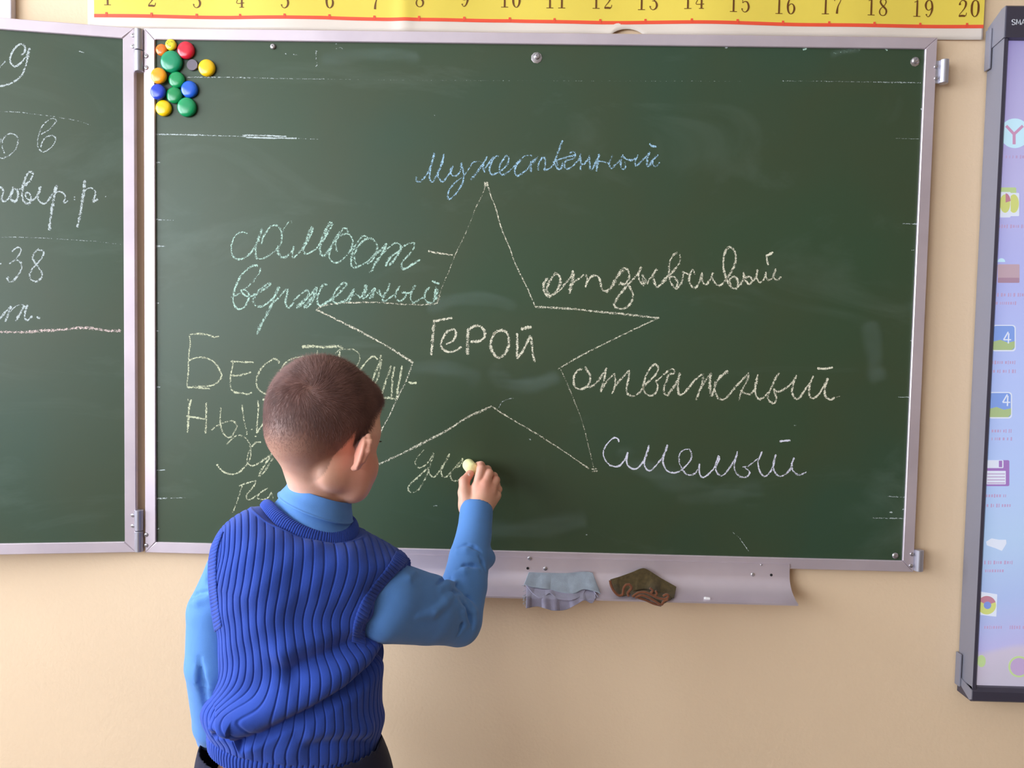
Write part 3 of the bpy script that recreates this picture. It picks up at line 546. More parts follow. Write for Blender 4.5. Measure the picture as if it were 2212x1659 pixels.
def sheet(name, x0, x1, fz0, fz1, off, m, nx=240, nz=6, par=strip, curl=False):
    xs = np.linspace(x0, x1, nx); v = []
    for j in range(nz):
        for x in xs:
            a, b = fz0(x), fz1(x); z = a + (b - a) * j / (nz - 1); y = ps_y(x, z) - off
            if curl: 
                t = (x - _nc[0]) / (_nc[1] - _nc[0])
                if -.6 < t < 1.2: y -= .006 * math.exp(-((x - _nc[0] - .018) / .03) ** 2) * max(0, 1 - (z - zbot) / .02)
            v.append((x, y, z))
    return mesh_obj(name, v, grid_faces(nx, nz), m, par, True)
_p = sheet('paper_sheet', px0, px1, zb, lambda x: ztop, 0, M_paper, 420, 40, curl=True)
_s = _p.modifiers.new('thickness', 'SOLIDIFY'); _s.thickness = .0003; _s.offset = 1
xy0 = U(204, 34, PY)[0]
sheet('yellow_band', xy0, px1, zline, lambda x: ztop - .10, .0004, M_yel, 420, 20)
sheet('red_line', xy0, px1, lambda x: zline(x) - .0032, lambda x: zline(x) + .0032, .0007, M_red, 300, 2)
TICK = [231, 328, 424, 519, 616, 712, 809, 905.6, 1002.6, 1101, 1198, 1297, 1394.5, 1493.6, 1592, 1691, 1790.5, 1888.6, 1989.6, 2090]
NCX = [234, 329, 425, 520, 617, 713, 812, 907.5, 1004, 1103, 1201, 1301, 1399, 1498, 1596, 1695, 1795, 1894, 1995, 2093]
NBY = [12, 15, 16, 17, 19, 18, 22, 16, 13, 14, 17, 18, 21, 21, 28, 31, 32, 34, 35, 36]
GL = {'1': [[(.28, .02, .10), (.28, .55, .10), (.28, .98, .085)], [(.28, .97, .03), (.20, .90, .03), (.08, .86, .03)], [(.04, .015, .032), (.52, .015, .032)]],
 '2': [[(.08, .70, .11), (.07, .76, .10), (.10, .88, .035), (.20, .97, .035), (.32, .97, .05), (.45, .87, .10), (.46, .70, .10), (.38, .50, .06), (.22, .30, .035), (.10, .16, .03), (.04, .03, .035)], [(.05, .045, .085), (.25, .06, .10), (.45, .045, .09)], [(.45, .05, .04), (.51, .12, .03), (.53, .24, .03)]],
 '3': [[(.08, .80, .10), (.10, .88, .04), (.22, .98, .035), (.34, .95, .07), (.42, .82, .10), (.40, .65, .08), (.28, .54, .035), (.18, .53, .03)], [(.28, .54, .035), (.42, .47, .08), (.50, .28, .11), (.44, .10, .08), (.27, .0, .035), (.12, .05, .035), (.05, .16, .05), (.07, .22, .11)]],
 '4': [[(.38, .02, .095), (.38, .5, .095), (.38, .98, .09)], [(.38, .98, .03), (.20, .64, .03), (.02, .28, .03), (.56, .28, .035)], [(.22, .015, .03), (.54, .015, .03)]],
 '5': [[(.10, .96, .03), (.25, .93, .10), (.44, .98, .06)], [(.10, .96, .03), (.08, .75, .03), (.08, .54, .035)], [(.08, .54, .03), (.22, .63, .035), (.40, .58, .08), (.50, .34, .11), (.44, .12, .08), (.27, .0, .035), (.12, .05, .035), (.05, .15, .05), (.07, .21, .11)]],
 '6': [[(.43, .84, .10), (.42, .92, .04), (.30, .985, .035), (.17, .88, .06), (.07, .62, .10), (.06, .35, .11), (.13, .10, .08), (.28, .0, .035), (.43, .10, .08), (.50, .31, .11), (.44, .52, .07), (.30, .61, .035), (.16, .54, .035), (.08, .42, .04)]],
 '7': [[(.05, .78, .03), (.07, .90, .05), (.10, .98, .03)], [(.08, .93, .08), (.22, .95, .11), (.36, .90, .06), (.53, .97, .03)], [(.53, .97, .03), (.42, .72, .04), (.30, .48, .06), (.25, .22, .10), (.24, .03, .12)]],
 '8': [[(.27, .985, .035), (.12, .93, .06), (.08, .80, .09), (.18, .64, .09), (.34, .50, .10), (.48, .36, .10), (.50, .20, .09), (.42, .05, .05), (.27, .0, .035), (.12, .05, .05), (.04, .20, .07), (.08, .37, .05), (.22, .51, .03), (.38, .64, .03), (.46, .80, .06), (.42, .93, .05), (.27, .985, .035)]],
 '9': [[(.11, .16, .10), (.12, .08, .04), (.24, .0, .035), (.37, .12, .06), (.47, .38, .10), (.48, .65, .11), (.41, .90, .08), (.26, .985, .035), (.11, .90, .08), (.04, .69, .11), (.10, .48, .07), (.24, .39, .035), (.38, .46, .035), (.46, .58, .04)]],
 '0': [[(.27, .985, .035), (.13, .90, .07), (.06, .70, .11), (.05, .5, .115), (.06, .30, .11), (.13, .10, .07), (.27, .0, .035), (.41, .10, .07), (.48, .30, .11), (.49, .5, .115), (.48, .70, .11), (.41, .90, .07), (.27, .985, .035)]]}
for i in range(20):
    s = str(i + 1); c = U(NCX[i], NBY[i], PY); hgt = .0305; adv = .0222; v = []; f = []
    x_start = c[0] - adv * len(s) / 2
    for k, ch in enumerate(s):
        for st in GL[ch]:
            P = np.array(st); Cv = catmull(P, 6) if len(P) > 2 else catmull(P, 3); Cv[:, 2] = np.maximum(Cv[:, 2] * 1.18, .040)
            T = np.gradient(Cv[:, :2] * [1, 1], axis=0); T /= np.linalg.norm(T, axis=1)[:, None] + 1e-9
            N = np.stack([-T[:, 1], T[:, 0]], 1); b = len(v)
            for q, n_, wd in zip(Cv[:, :2], N, Cv[:, 2]):
                for sg in (-.5, .5):
                    e = q * hgt + n_ * sg * wd * hgt
                    X = x_start + k * adv + .003 + e[0] * .90; Z = c[2] + e[1]; v.append((X, ps_y(X, Z) - .0009 - .00001 * (b % 7), Z))
            f += [(b + 2 * q, b + 2 * q + 1, b + 2 * q + 3, b + 2 * q + 2) for q in range(len(Cv) - 1)]
    mesh_obj('numeral', v, f, M_num, strip)
    X = U(TICK[i], 36, PY)[0]; zl = zline(X)
    mesh_obj('tick_mark', [(X + a, ps_y(X, zl) - .0011, zl + b_) for a, b_ in ((-.0021, 0), (.0021, 0), (.0021, .0064), (-.0021, .0064))], [(0, 1, 2, 3)], M_red, strip)

# ------------------------------------------------------------------ magnets
MG = [(368, 96, 12, 'yellow', (232, 214, 40), 'small yellow round magnet with a printed face', 1), (348, 107, 12.5, 'orange', (240, 120, 30), 'small orange round magnet with a faint printed face', 1),
      (401, 108, 18.5, 'red', (214, 24, 52), 'red round magnet at the top of the cluster', 0), (370, 133, 23.5, 'green', (0, 142, 98), 'largest magnet, round and teal green', 0),
      (446, 146, 18, 'yellow', (246, 196, 10), 'yellow round magnet beside the flat grey disc', 0), (344.5, 165, 17, 'amber', (250, 160, 20), 'amber round magnet touching the left frame rail', 0),
      (381, 172, 17.5, 'green', (0, 146, 82), 'green round magnet just under the largest one', 0), (343, 199.5, 16.5, 'blue', (28, 62, 190), 'dark blue round magnet touching the left frame rail', 0),
      (408.5, 192.5, 18, 'blue', (20, 92, 205), 'bright blue round magnet on the right of the cluster', 0), (376, 205, 17.5, 'green', (0, 138, 76), 'green round magnet between the two blue ones', 0),
      (352.5, 233, 17, 'yellow', (250, 200, 0), 'yellow round magnet at the bottom left of the cluster', 0), (403, 231, 20.5, 'green', (0, 146, 88), 'green round magnet at the bottom right of the cluster', 0)]
for (px, py, r, cn, rgb, lab, face) in MG:
    c = U(px, py, -.001); R_ = r / 1132; h = R_ * .30 + .0042; base = np.array([c[0], SY if px > 352 or True else 0, c[2]])
    if px < 352: base[1] = SY if px - r > 333 else 0.0
    prof = [(R_ * .9, 0), (R_ * .97, .0008), (R_, h * .35), (R_ * .975, h * .62), (R_ * .88, h * .80), (R_ * .66, h * .93), (R_ * .36, h * .985), (R_ * .05, h)]
    M_ = mat('plastic_' + cn + str(px), srgb(*rgb), .22, var=.01, spec=.6)
    o = autosmooth(MB().lathe(prof, base, (0, -1, 0), 40).build('magnet', M_, None, loc=base), 60)
    tag(o, lab, 'magnet', 'round magnets clustered in the corner of the board')
    if face:
        fm = MB(); y_ = base[1] - h - .0002
        for pts in ([(-.3, .35), (-.1, .38)], [(.1, .42), (.38, .40), (.5, .3)], [(-.3, -.2), (-.25, -.35)], [(-.02, -.25), (.05, -.45)], [(-.45, 0), (-.5, .2)]):
            fm.tube([(base[0] + a * R_, y_ + (a * a + b * b) * R_ * .22, base[2] + b * R_) for a, b in pts], .0005, 5)
        fm.build('printed_face', mat('face_print' + cn, srgb(120, 90, 20) if cn == 'yellow' else srgb(196, 84, 30), .5), o)
c = U(417, 141.5, SY)
o = autosmooth(MB().lathe([(.0100, 0), (.0104, .0005), (.0104, .0034), (.0099, .004), (.0005, .004)], c, (0, -1, 0), 32).build('disc_magnet', mat('ferrite', srgb(112, 102, 114), .55), None, loc=c), 40)
tag(o, 'bare flat grey disc magnet between the coloured ones', 'magnet', 'round magnets clustered in the corner of the board')

# ------------------------------------------------------------------ interactive whiteboard at the right
FY, BY_ = -.033, .016
IX = U(2135, 800, FY)[0]; IZT = U(2171, 12, FY)[2]; IZB = U(2103, 1517, FY)[2]; IW = 1.62
M_side = mat('graphite_side', srgb(128, 126, 138), .5, var=.03, vscale=4); M_bez = mat('dark_bezel', srgb(62, 58, 72), .42, var=.04)
M_cap = mat('dark_end_cap', srgb(84, 80, 90), .5)
iwb = empty('interactive_whiteboard', (IX + IW / 2, BY_, IZB), 'dark-framed interactive whiteboard showing a blue desktop, at the right edge', 'whiteboard')
IR = IX + IW
capz0, capz1 = U(2129, 150, .004)[2], U(2075, 1412, .004)[2]
ztb = U(2165, 82, FY)[2]; zbb = U(2110, 1490, FY)[2]
for xa, xb in ((IX, IX + .0012), (IR - .0012, IR)): MB().box((xa, FY + .0015, zbb), (xb, BY_, ztb), .0004).build('side_cover', M_side, iwb)
for s, nm in ((1, 0), (-1, 1)):        # left and right bezel, sloping in to the screen
    e = IX if s > 0 else IR
    MB().prism([(e, FY), (e + s * .0055, FY - .0004), (e + s * .014, FY + .011), (e + s * .014, BY_), (e + s * .0013, BY_), (e + s * .0013, FY + .003), (e, FY + .001)][::s], zbb, ztb, 2).build('bezel', M_bez, iwb)
MB().prism([(BY_, IZT - .019), (FY + .010, IZT - .001), (FY, IZT), (FY - .003, IZT - .003), (FY - .003, ztb), (BY_, ztb)], IX - .0002, IR + .0002, 0).build('top_bezel', M_bez, iwb)
MB().prism([(FY - .002, IZB + .004), (FY - .002, zbb - .003), (FY + .003, zbb + .004), (BY_, zbb + .004), (BY_, IZB), (FY + .004, IZB)], IX, IR, 0).build('bottom_bezel', M_bez, iwb)
for e, s in ((IX, 1), (IR, -1)):
    MB().prism([(BY_, IZT - .020), (FY + .010, IZT - .002), (FY - .001, IZT - .001), (FY - .001, ztb + .001), (BY_, ztb - .007)], e - s * .0022, e - s * .0004, 0).build('end_cap', M_side, iwb)
    MB().prism([(BY_, IZB + .024), (BY_, zbb + .010), (FY - .001, zbb - .001), (FY - .001, IZB + .006), (FY + .006, IZB + .002)], e - s * .0022, e - s * .0004, 0).build('end_cap', M_side, iwb)
    for za, zb_ in ((U(2132, 62, .004)[2], capz0), (capz1, U(2074, 1482, .004)[2])):
        MB().box((e - s * .0062, .000, zb_), (e - s * .0022, BY_, za), .0015).build('rear_clip', M_side, iwb)
SX0, SX1, SZ0, SZ1, SYY = IX + .013, IR - .013, zbb + .004, ztb, FY + .0112
def emis(name, col, strength=1.0):
    m = bpy.data.materials.new(name); n = NT(m); n.bsdf.inputs['Base Color'].default_value = tuple([c * .3 for c in col[:3]] + [1]); n.bsdf.inputs['Roughness'].default_value = .35
    n.bsdf.inputs['Emission Color'].default_value = col; n.bsdf.inputs['Emission Strength'].default_value = strength; return m
M_scr = bpy.data.materials.new('projected_desktop'); n = NT(M_scr)
tc = n.n('ShaderNodeTexCoord'); sp = n.n('ShaderNodeSeparateXYZ'); n.l(tc.outputs['Object'], sp.inputs[0])
zz = n.mapr(sp.outputs['Z'], SZ0 - IZB, SZ1 - IZB, 0, 1); nz = n.noise(2.3, 2, .5)
zz = n.math('ADD', zz, n.math('MULTIPLY', n.math('SUBTRACT', nz, .5), .16))
ES = .52
col = n.ramp(zz, [(0.0, srgb(178, 168, 188)[:3]), (.045, srgb(190, 176, 200)[:3]), (.055, srgb(168, 164, 224)[:3]), (.13, srgb(150, 176, 232)[:3]), (.24, srgb(160, 196, 238)[:3]), (.36, srgb(160, 190, 246)[:3]), (.52, srgb(158, 180, 246)[:3]), (.66, srgb(158, 164, 236)[:3]), (.80, srgb(170, 164, 224)[:3]), (.93, srgb(160, 150, 212)[:3]), (1, srgb(140, 128, 196)[:3])])
n.l(col, n.bsdf.inputs['Emission Color']); n.bsdf.inputs['Emission Strength'].default_value = ES
n.bsdf.inputs['Base Color'].default_value = srgb(140, 140, 150); n.bsdf.inputs['Roughness'].default_value = .4
screen = MB().box((SX0, SYY, SZ0), (SX1, BY_, SZ1)).build('screen', M_scr, iwb)
def sp_(px, py, k=1): q = U(px, py, SYY); q[1] = SYY - .0004 * k; return q
def flat(name, pts, m, k=1, par=screen, thick=.0003):
    P = [sp_(a, b, k) for a, b in pts]; n_ = len(P); P2 = [p + np.array([0, thick, 0]) for p in P]
    return mesh_obj(name, P + P2, [tuple(range(n_)), tuple(range(2 * n_ - 1, n_ - 1, -1))] + [(i, (i + 1) % n_, n_ + (i + 1) % n_, n_ + i) for i in range(n_)], m, par)
def circ(cx, cy, r, a0=0, a1=360, n_=32, ry=None): return [(cx + r * math.cos(math.radians(a)), cy + (ry or r) * math.sin(math.radians(a))) for a in np.linspace(a0, a1, n_, endpoint=(a1 - a0) % 360 != 0)]
def rrect(x0, y0, x1, y1, r): return [p for cx, cy, a in ((x1 - r, y0 + r, -90), (x1 - r, y1 - r, 0), (x0 + r, y1 - r, 90), (x0 + r, y0 + r, 180)) for p in circ(cx, cy, r, a, a + 90.01, 6)]
E_ = {k: emis('screen_' + k, srgb(*v), ES * 1.05) for k, v in {'ice': (196, 232, 250), 'rose': (200, 150, 186), 'white': (220, 226, 244), 'green': (186, 208, 150), 'yellow': (206, 212, 130), 'red': (190, 130, 150),
      'tan': (190, 164, 178), 'brown': (170, 138, 160), 'sky': (130, 160, 228), 'meadow': (170, 190, 140), 'plum': (160, 120, 190), 'ball': (130, 150, 220), 'text': (186, 162, 202)}.items()}
def label_text(cx, y, w, seed=0):
    m_ = MB(); r_ = random.Random(seed); x = cx - w / 2
    while x < cx + w / 2:
        ww = r_.choice((3, 4, 5)); hh = r_.choice((6, 6, 8))
        if x > 2104: 
            a, b = sp_(x, y - hh / 2, 1), sp_(x + ww - 1.5, y + hh / 2, 1); m_.box(a, b + np.array([0, .0002, 0]))
        x += ww + r_.choice((1, 1, 1, 4))
    m_.build('icon_caption', E_['text'], screen)
ic = flat('screen_icon', circ(2192, 288, 32), E_['ice'])
def bar(a, b, wd, m, k=2):
    d = np.array(b, float) - np.array(a, float); d /= np.linalg.norm(d); n_ = np.array([-d[1], d[0]]) * wd / 2; a = np.array(a); b = np.array(b)
    return flat('screen_icon', [a + n_, b + n_, b - n_, a - n_], m, k)
bar((2173, 272), (2190, 290), 6, E_['rose']); bar((2209, 272), (2190, 290), 6, E_['rose'], 2.2); bar((2190, 287), (2190, 312), 6.5, E_['rose'], 2.4)
label_text(2190, 339, 60, 1)
flat('screen_icon', rrect(2158, 405, 2195, 460, 3), E_['green']); flat('screen_icon', rrect(2172, 417, 2201, 467, 2), E_['white'], 2); flat('screen_icon', circ(2189, 440, 11, ry=20), E_['yellow'], 3)
flat('screen_icon', rrect(2160, 415, 2182, 470, 2), E_['white'], 3.5); flat('screen_icon', circ(2170, 440, 11, ry=20), E_['yellow'], 4); flat('screen_icon', circ(2171, 438, 11, -90, -10, 10, ry=20) + [(2171, 438)], E_['red'], 4.5); label_text(2184, 489, 60, 2)
flat('screen_icon', rrect(2155, 571, 2202, 611, 2), E_['tan']); flat('screen_icon', rrect(2155, 600, 2201, 611, 2), E_['brown'], 2); flat('screen_icon', circ(2163, 566, 8, 180, 360, 12), E_['ice'], 2); label_text(2180, 637, 60, 3); label_text(2172, 655, 50, 4)
for (y, cx) in ((730, 2172), (875, 2164)):
    flat('screen_icon', rrect(cx - 29, y - 28, cx + 22, y + 29, 7), E_['white']); flat('screen_icon', rrect(cx - 27, y - 26, cx + 19, y + 26, 6), E_['sky'], 2)
    flat('screen_icon', [(cx - 27, y + 8), (cx - 12, y + 4), (cx + 4, y + 10), (cx + 19, y + 7), (cx + 19, y + 20), (cx + 13, y + 26), (cx - 27, y + 26)], E_['meadow'], 3)
    x4, y4 = (cx + 4, y) if y == 730 else (cx + 10, y - 10)
    bar((x4 + 1, y4 - 13), (x4 - 9, y4 + 4), 2.6, E_['white'], 4); bar((x4 - 9, y4 + 4), (x4 + 7, y4 + 4), 2.6, E_['white'], 4.2); bar((x4 + 2, y4 - 10), (x4 + 1, y4 + 12), 2.6, E_['white'], 4.4)
label_text(2168, 783, 52, 5); label_text(2170, 802, 50, 6); label_text(2160, 931, 52, 7); label_text(2164, 948, 44, 8)
flat('screen_icon', rrect(2130, 994, 2180, 1050, 3), E_['plum']); flat('screen_icon', rrect(2130, 994, 2167, 1011, 2), E_['white'], 2); flat('screen_icon', rrect(2157, 995, 2164, 1009, 1), E_['plum'], 3); flat('screen_icon', rrect(2130, 1017, 2172, 1046, 1), E_['white'], 2)
for k in range(4): flat('screen_icon', rrect(2132, 1022.5 + 6.5 * k, 2170, 1024.5 + 6.5 * k, .5), E_['text'], 3)
label_text(2150, 1071, 50, 9); label_text(2156, 1092, 50, 10)
flat('screen_icon', [(2130, 1170), (2142, 1163), (2158, 1166), (2173, 1166), (2174, 1174), (2164, 1190), (2150, 1184), (2132, 1178)], E_['white']); label_text(2156, 1215, 60, 11); label_text(2148, 1233, 40, 12)
flat('screen_icon', [(2118, 1278), (2154, 1284), (2152, 1332), (2118, 1328)], E_['white']); flat('screen_icon', circ(2131, 1307, 20), E_['yellow'], 2); flat('screen_icon', circ(2131, 1307, 20, -150, -20, 14) + [(2131, 1307)], E_['red'], 3); flat('screen_icon', circ(2132, 1307, 8), E_['ball'], 4); label_text(2146, 1355, 40, 13)
flat('screen_icon', circ(2120, 1428, 9, ry=13), E_['green']); flat('screen_icon', circ(2201, 1440, 23), E_['green']); flat('screen_icon', circ(2201, 1440, 19), E_['text'], 2); label_text(2196, 1355, 30, 14)
# maker's lettering on the top bezel
lt = MB()
def L2(pts, x, w=7.4, h=11.0):
    P = [U(x + a * w, 53.4 - b * h, FY - .0034) for a, b in pts]
    for p in P: p[1] = FY - .0034
    lt.tube(P, .00095, 6)
L2([(.95, .85), (.7, 1), (.3, 1), (.05, .85), (.1, .62), (.5, .5), (.9, .38), (.95, .15), (.7, 0), (.3, 0), (.03, .15)], 2186)
L2([(0, 0), (.12, 1), (.5, .25), (.88, 1), (1, 0)], 2195.5, 9); L2([(0, 0), (.5, 1), (1, 0)], 2206.5, 8.5); L2([(.2, .35), (.8, .35)], 2206.5, 8.5)
L2([(0, 0), (0, 1), (.6, 1), (.9, .75), (.6, .5), (0, .5)], 2217); L2([(.5, .5), (.95, 0)], 2217); L2([(0, 1), (1, 1)], 2226); L2([(.5, 1), (.5, 0)], 2226)
lt.build('maker_lettering', mat('lettering_grey', srgb(190, 190, 196), .4), iwb)

# ------------------------------------------------------------------ cleaning cloths and a chalk bit on the ledge
def drape(name, label, top, bot, m, hang=None, rows=46, cols=120, waves=(), lift=.0022, thick=.0016, par=None, pleat=None):
    "a layer of cloth between two pixel curves, lying on the ledge profile and falling over its lip"
    u = np.linspace(0, 1, cols); T = np.array(top, float); B = np.array(bot, float)
    def along(C):
        d = np.r_[0, np.cumsum(np.linalg.norm(np.diff(C, axis=0), axis=1))]; d /= d[-1]
        K = catmull(C, 12); dk = np.r_[0, np.cumsum(np.linalg.norm(np.diff(K, axis=0), axis=1))]; dk /= dk[-1]
        return np.stack([np.interp(u, dk, K[:, 0]), np.interp(u, dk, K[:, 1])], 1)
    a, b = along(T), along(B); v = []
    for j in range(rows):
        t = j / (rows - 1)
        for i in range(cols):
            q = a[i] * (1 - t) + b[i] * t
            y = -.03
            for _ in range(40):        # find the point of the ledge surface that this pixel sees
                p = U(q[0], q[1], y); z = p[2]
                ty = tray_y(z) if z > TR_IN[-3][1] else -.0545
                y += .5 * (ty - lift - y)
            amp = sum(A * (t ** pw) * (math.sin(f_ * u[i] * 2 * math.pi + ph)) for (A, f_, ph, pw) in waves)
            p = U(q[0], q[1], y - max(0, amp)); v.append(p)
    o = mesh_obj(name, v, grid_faces(cols, rows), m, par, True, loc=None if par else np.mean(v, 0))
    s = o.modifiers.new('thickness', 'SOLIDIFY'); s.thickness = thick; s.offset = 0
    if label: o['label'] = label
    return o
def cloth_mat(name, col, var, sc):
    m = mat(name, col, .95, var=var, vscale=sc); n = NT(m); n.bsdf.inputs['Specular IOR Level'].default_value = .1
    n.bsdf.inputs['Sheen Weight'].default_value = .3; n.bump(n.noise(900, 3), .8, .0008); return m
M_r1 = cloth_mat('grey_blue_flannel', srgb(152, 160, 172), .12, 60); M_r2 = cloth_mat('lavender_flannel', srgb(150, 144, 164), .1, 60)
M_ol = cloth_mat('olive_wool', srgb(84, 70, 44), .25, 140); M_hem = cloth_mat('rust_hem', srgb(122, 74, 50), .15, 200)
rag = drape('cleaning_cloth', None, [(1142, 1236), (1170, 1237), (1220, 1238), (1262, 1235), (1280, 1237)],
            [(1132, 1262), (1150, 1268), (1185, 1273), (1215, 1280), (1240, 1282), (1262, 1273), (1290, 1279), (1297, 1283)], M_r1, waves=[(.004, 1.4, .5, 1.5), (.002, 3.1, 2, 1)], lift=.0095)
tag(rag, 'pale grey-blue cleaning cloth hanging over the chalk ledge', 'cloth')
drape('cloth_fold', 'lavender middle fold', [(1140, 1250), (1190, 1262), (1240, 1266), (1275, 1262)], [(1135, 1263), (1152, 1283), (1170, 1293), (1188, 1282), (1205, 1294), (1232, 1297), (1256, 1288), (1268, 1272), (1282, 1275), (1292, 1290)], M_r2, waves=[(.003, 3.4, .2, 1.2)], lift=.0062, par=rag)
drape('cloth_fold', 'grey-lavender lowest fold', [(1138, 1262), (1190, 1272), (1240, 1276), (1285, 1272)], [(1136, 1314), (1160, 1310), (1180, 1315), (1196, 1319), (1222, 1317), (1245, 1306), (1262, 1297), (1278, 1303), (1287, 1292)], M_r2, waves=[(.006, 2.6, 2.4, 1.3), (.003, 5.2, 0, 1)], lift=.0035, par=rag)
_fr = MB()
for k in range(16):
    a = RNG.uniform(0, 1); q0 = np.array([1134 + a * 4, 1258 + a * 52]); q1 = q0 + np.array([-RNG.uniform(2, 8), RNG.uniform(-3, 6)])
    _fr.tube([U(*q0, -.058), U(*((q0 + q1) / 2 + RNG.normal(0, 1, 2)), -.061), U(*q1, -.059)], .0004, 4)
_fr.build('frayed_thread', M_r1, rag)['kind'] = 'stuff'
rag2 = drape('cleaning_cloth', None, [(1318, 1252), (1340, 1245), (1365, 1236), (1385, 1228), (1398, 1230), (1425, 1247), (1461, 1268)],
             [(1327, 1276), (1340, 1288), (1358, 1284), (1372, 1276), (1396, 1272), (1420, 1278), (1440, 1284), (1456, 1292)], M_ol, waves=[(.008, 1.5, 2.2, 1.2), (.004, 3.3, 0, 1)], lift=.0125)
tag(rag2, 'olive cleaning cloth with a rust-coloured hem, bunched on the chalk ledge', 'cloth')
drape('cloth_fold', None, [(1360, 1272), (1395, 1268), (1430, 1275), (1460, 1272)], [(1364, 1288), (1385, 1290), (1405, 1296), (1425, 1307), (1440, 1300), (1452, 1292)], M_ol, waves=[(.006, 2.5, 1, 1)], lift=.009, par=rag2)
hm = MB()
for pts, yy, r in (([(1318, 1254), (1320, 1264), (1326, 1276), (1336, 1286), (1345, 1284), (1347, 1272), (1352, 1264), (1360, 1263), (1364, 1270), (1360, 1276), (1356, 1281), (1358, 1288)], -.066, .0025),
                   ([(1366, 1289), (1378, 1281), (1392, 1279), (1406, 1284), (1420, 1291), (1436, 1294), (1444, 1288), (1440, 1284), (1432, 1288)], -.068, .0024),
                   ([(1372, 1291), (1386, 1286), (1400, 1290), (1414, 1298), (1428, 1306), (1434, 1299), (1443, 1295)], -.069, .0024),
                   ([(1404, 1270), (1410, 1276), (1406, 1281), (1413, 1286), (1419, 1283), (1416, 1276)], -.067, .0021),
                   ([(1378, 1291), (1396, 1297), (1412, 1304), (1428, 1308)], -.066, .0022)):
    hm.tube([U(a, b, yy) for a, b in catmull(np.array(pts, float), 6)], r, 8)
hm.build('hem', M_hem, rag2, True)['label'] = 'rust-coloured rolled hem'
zc = U(1527, 1293, -.046); zc[1] = -.047
cb = MB().tube([(zc[0] - .0055, -.0455, zc[2]), (zc[0] - .003, -.0457, zc[2] + .0003), (zc[0] + .0055, -.046, zc[2])], [.0022, .0030, .0026], 9).build('chalk_stub', mat('white_chalk', srgb(238, 234, 236), .9), None, loc=zc)
tag(cb, 'tiny stub of white chalk lying on the ledge', 'chalk')
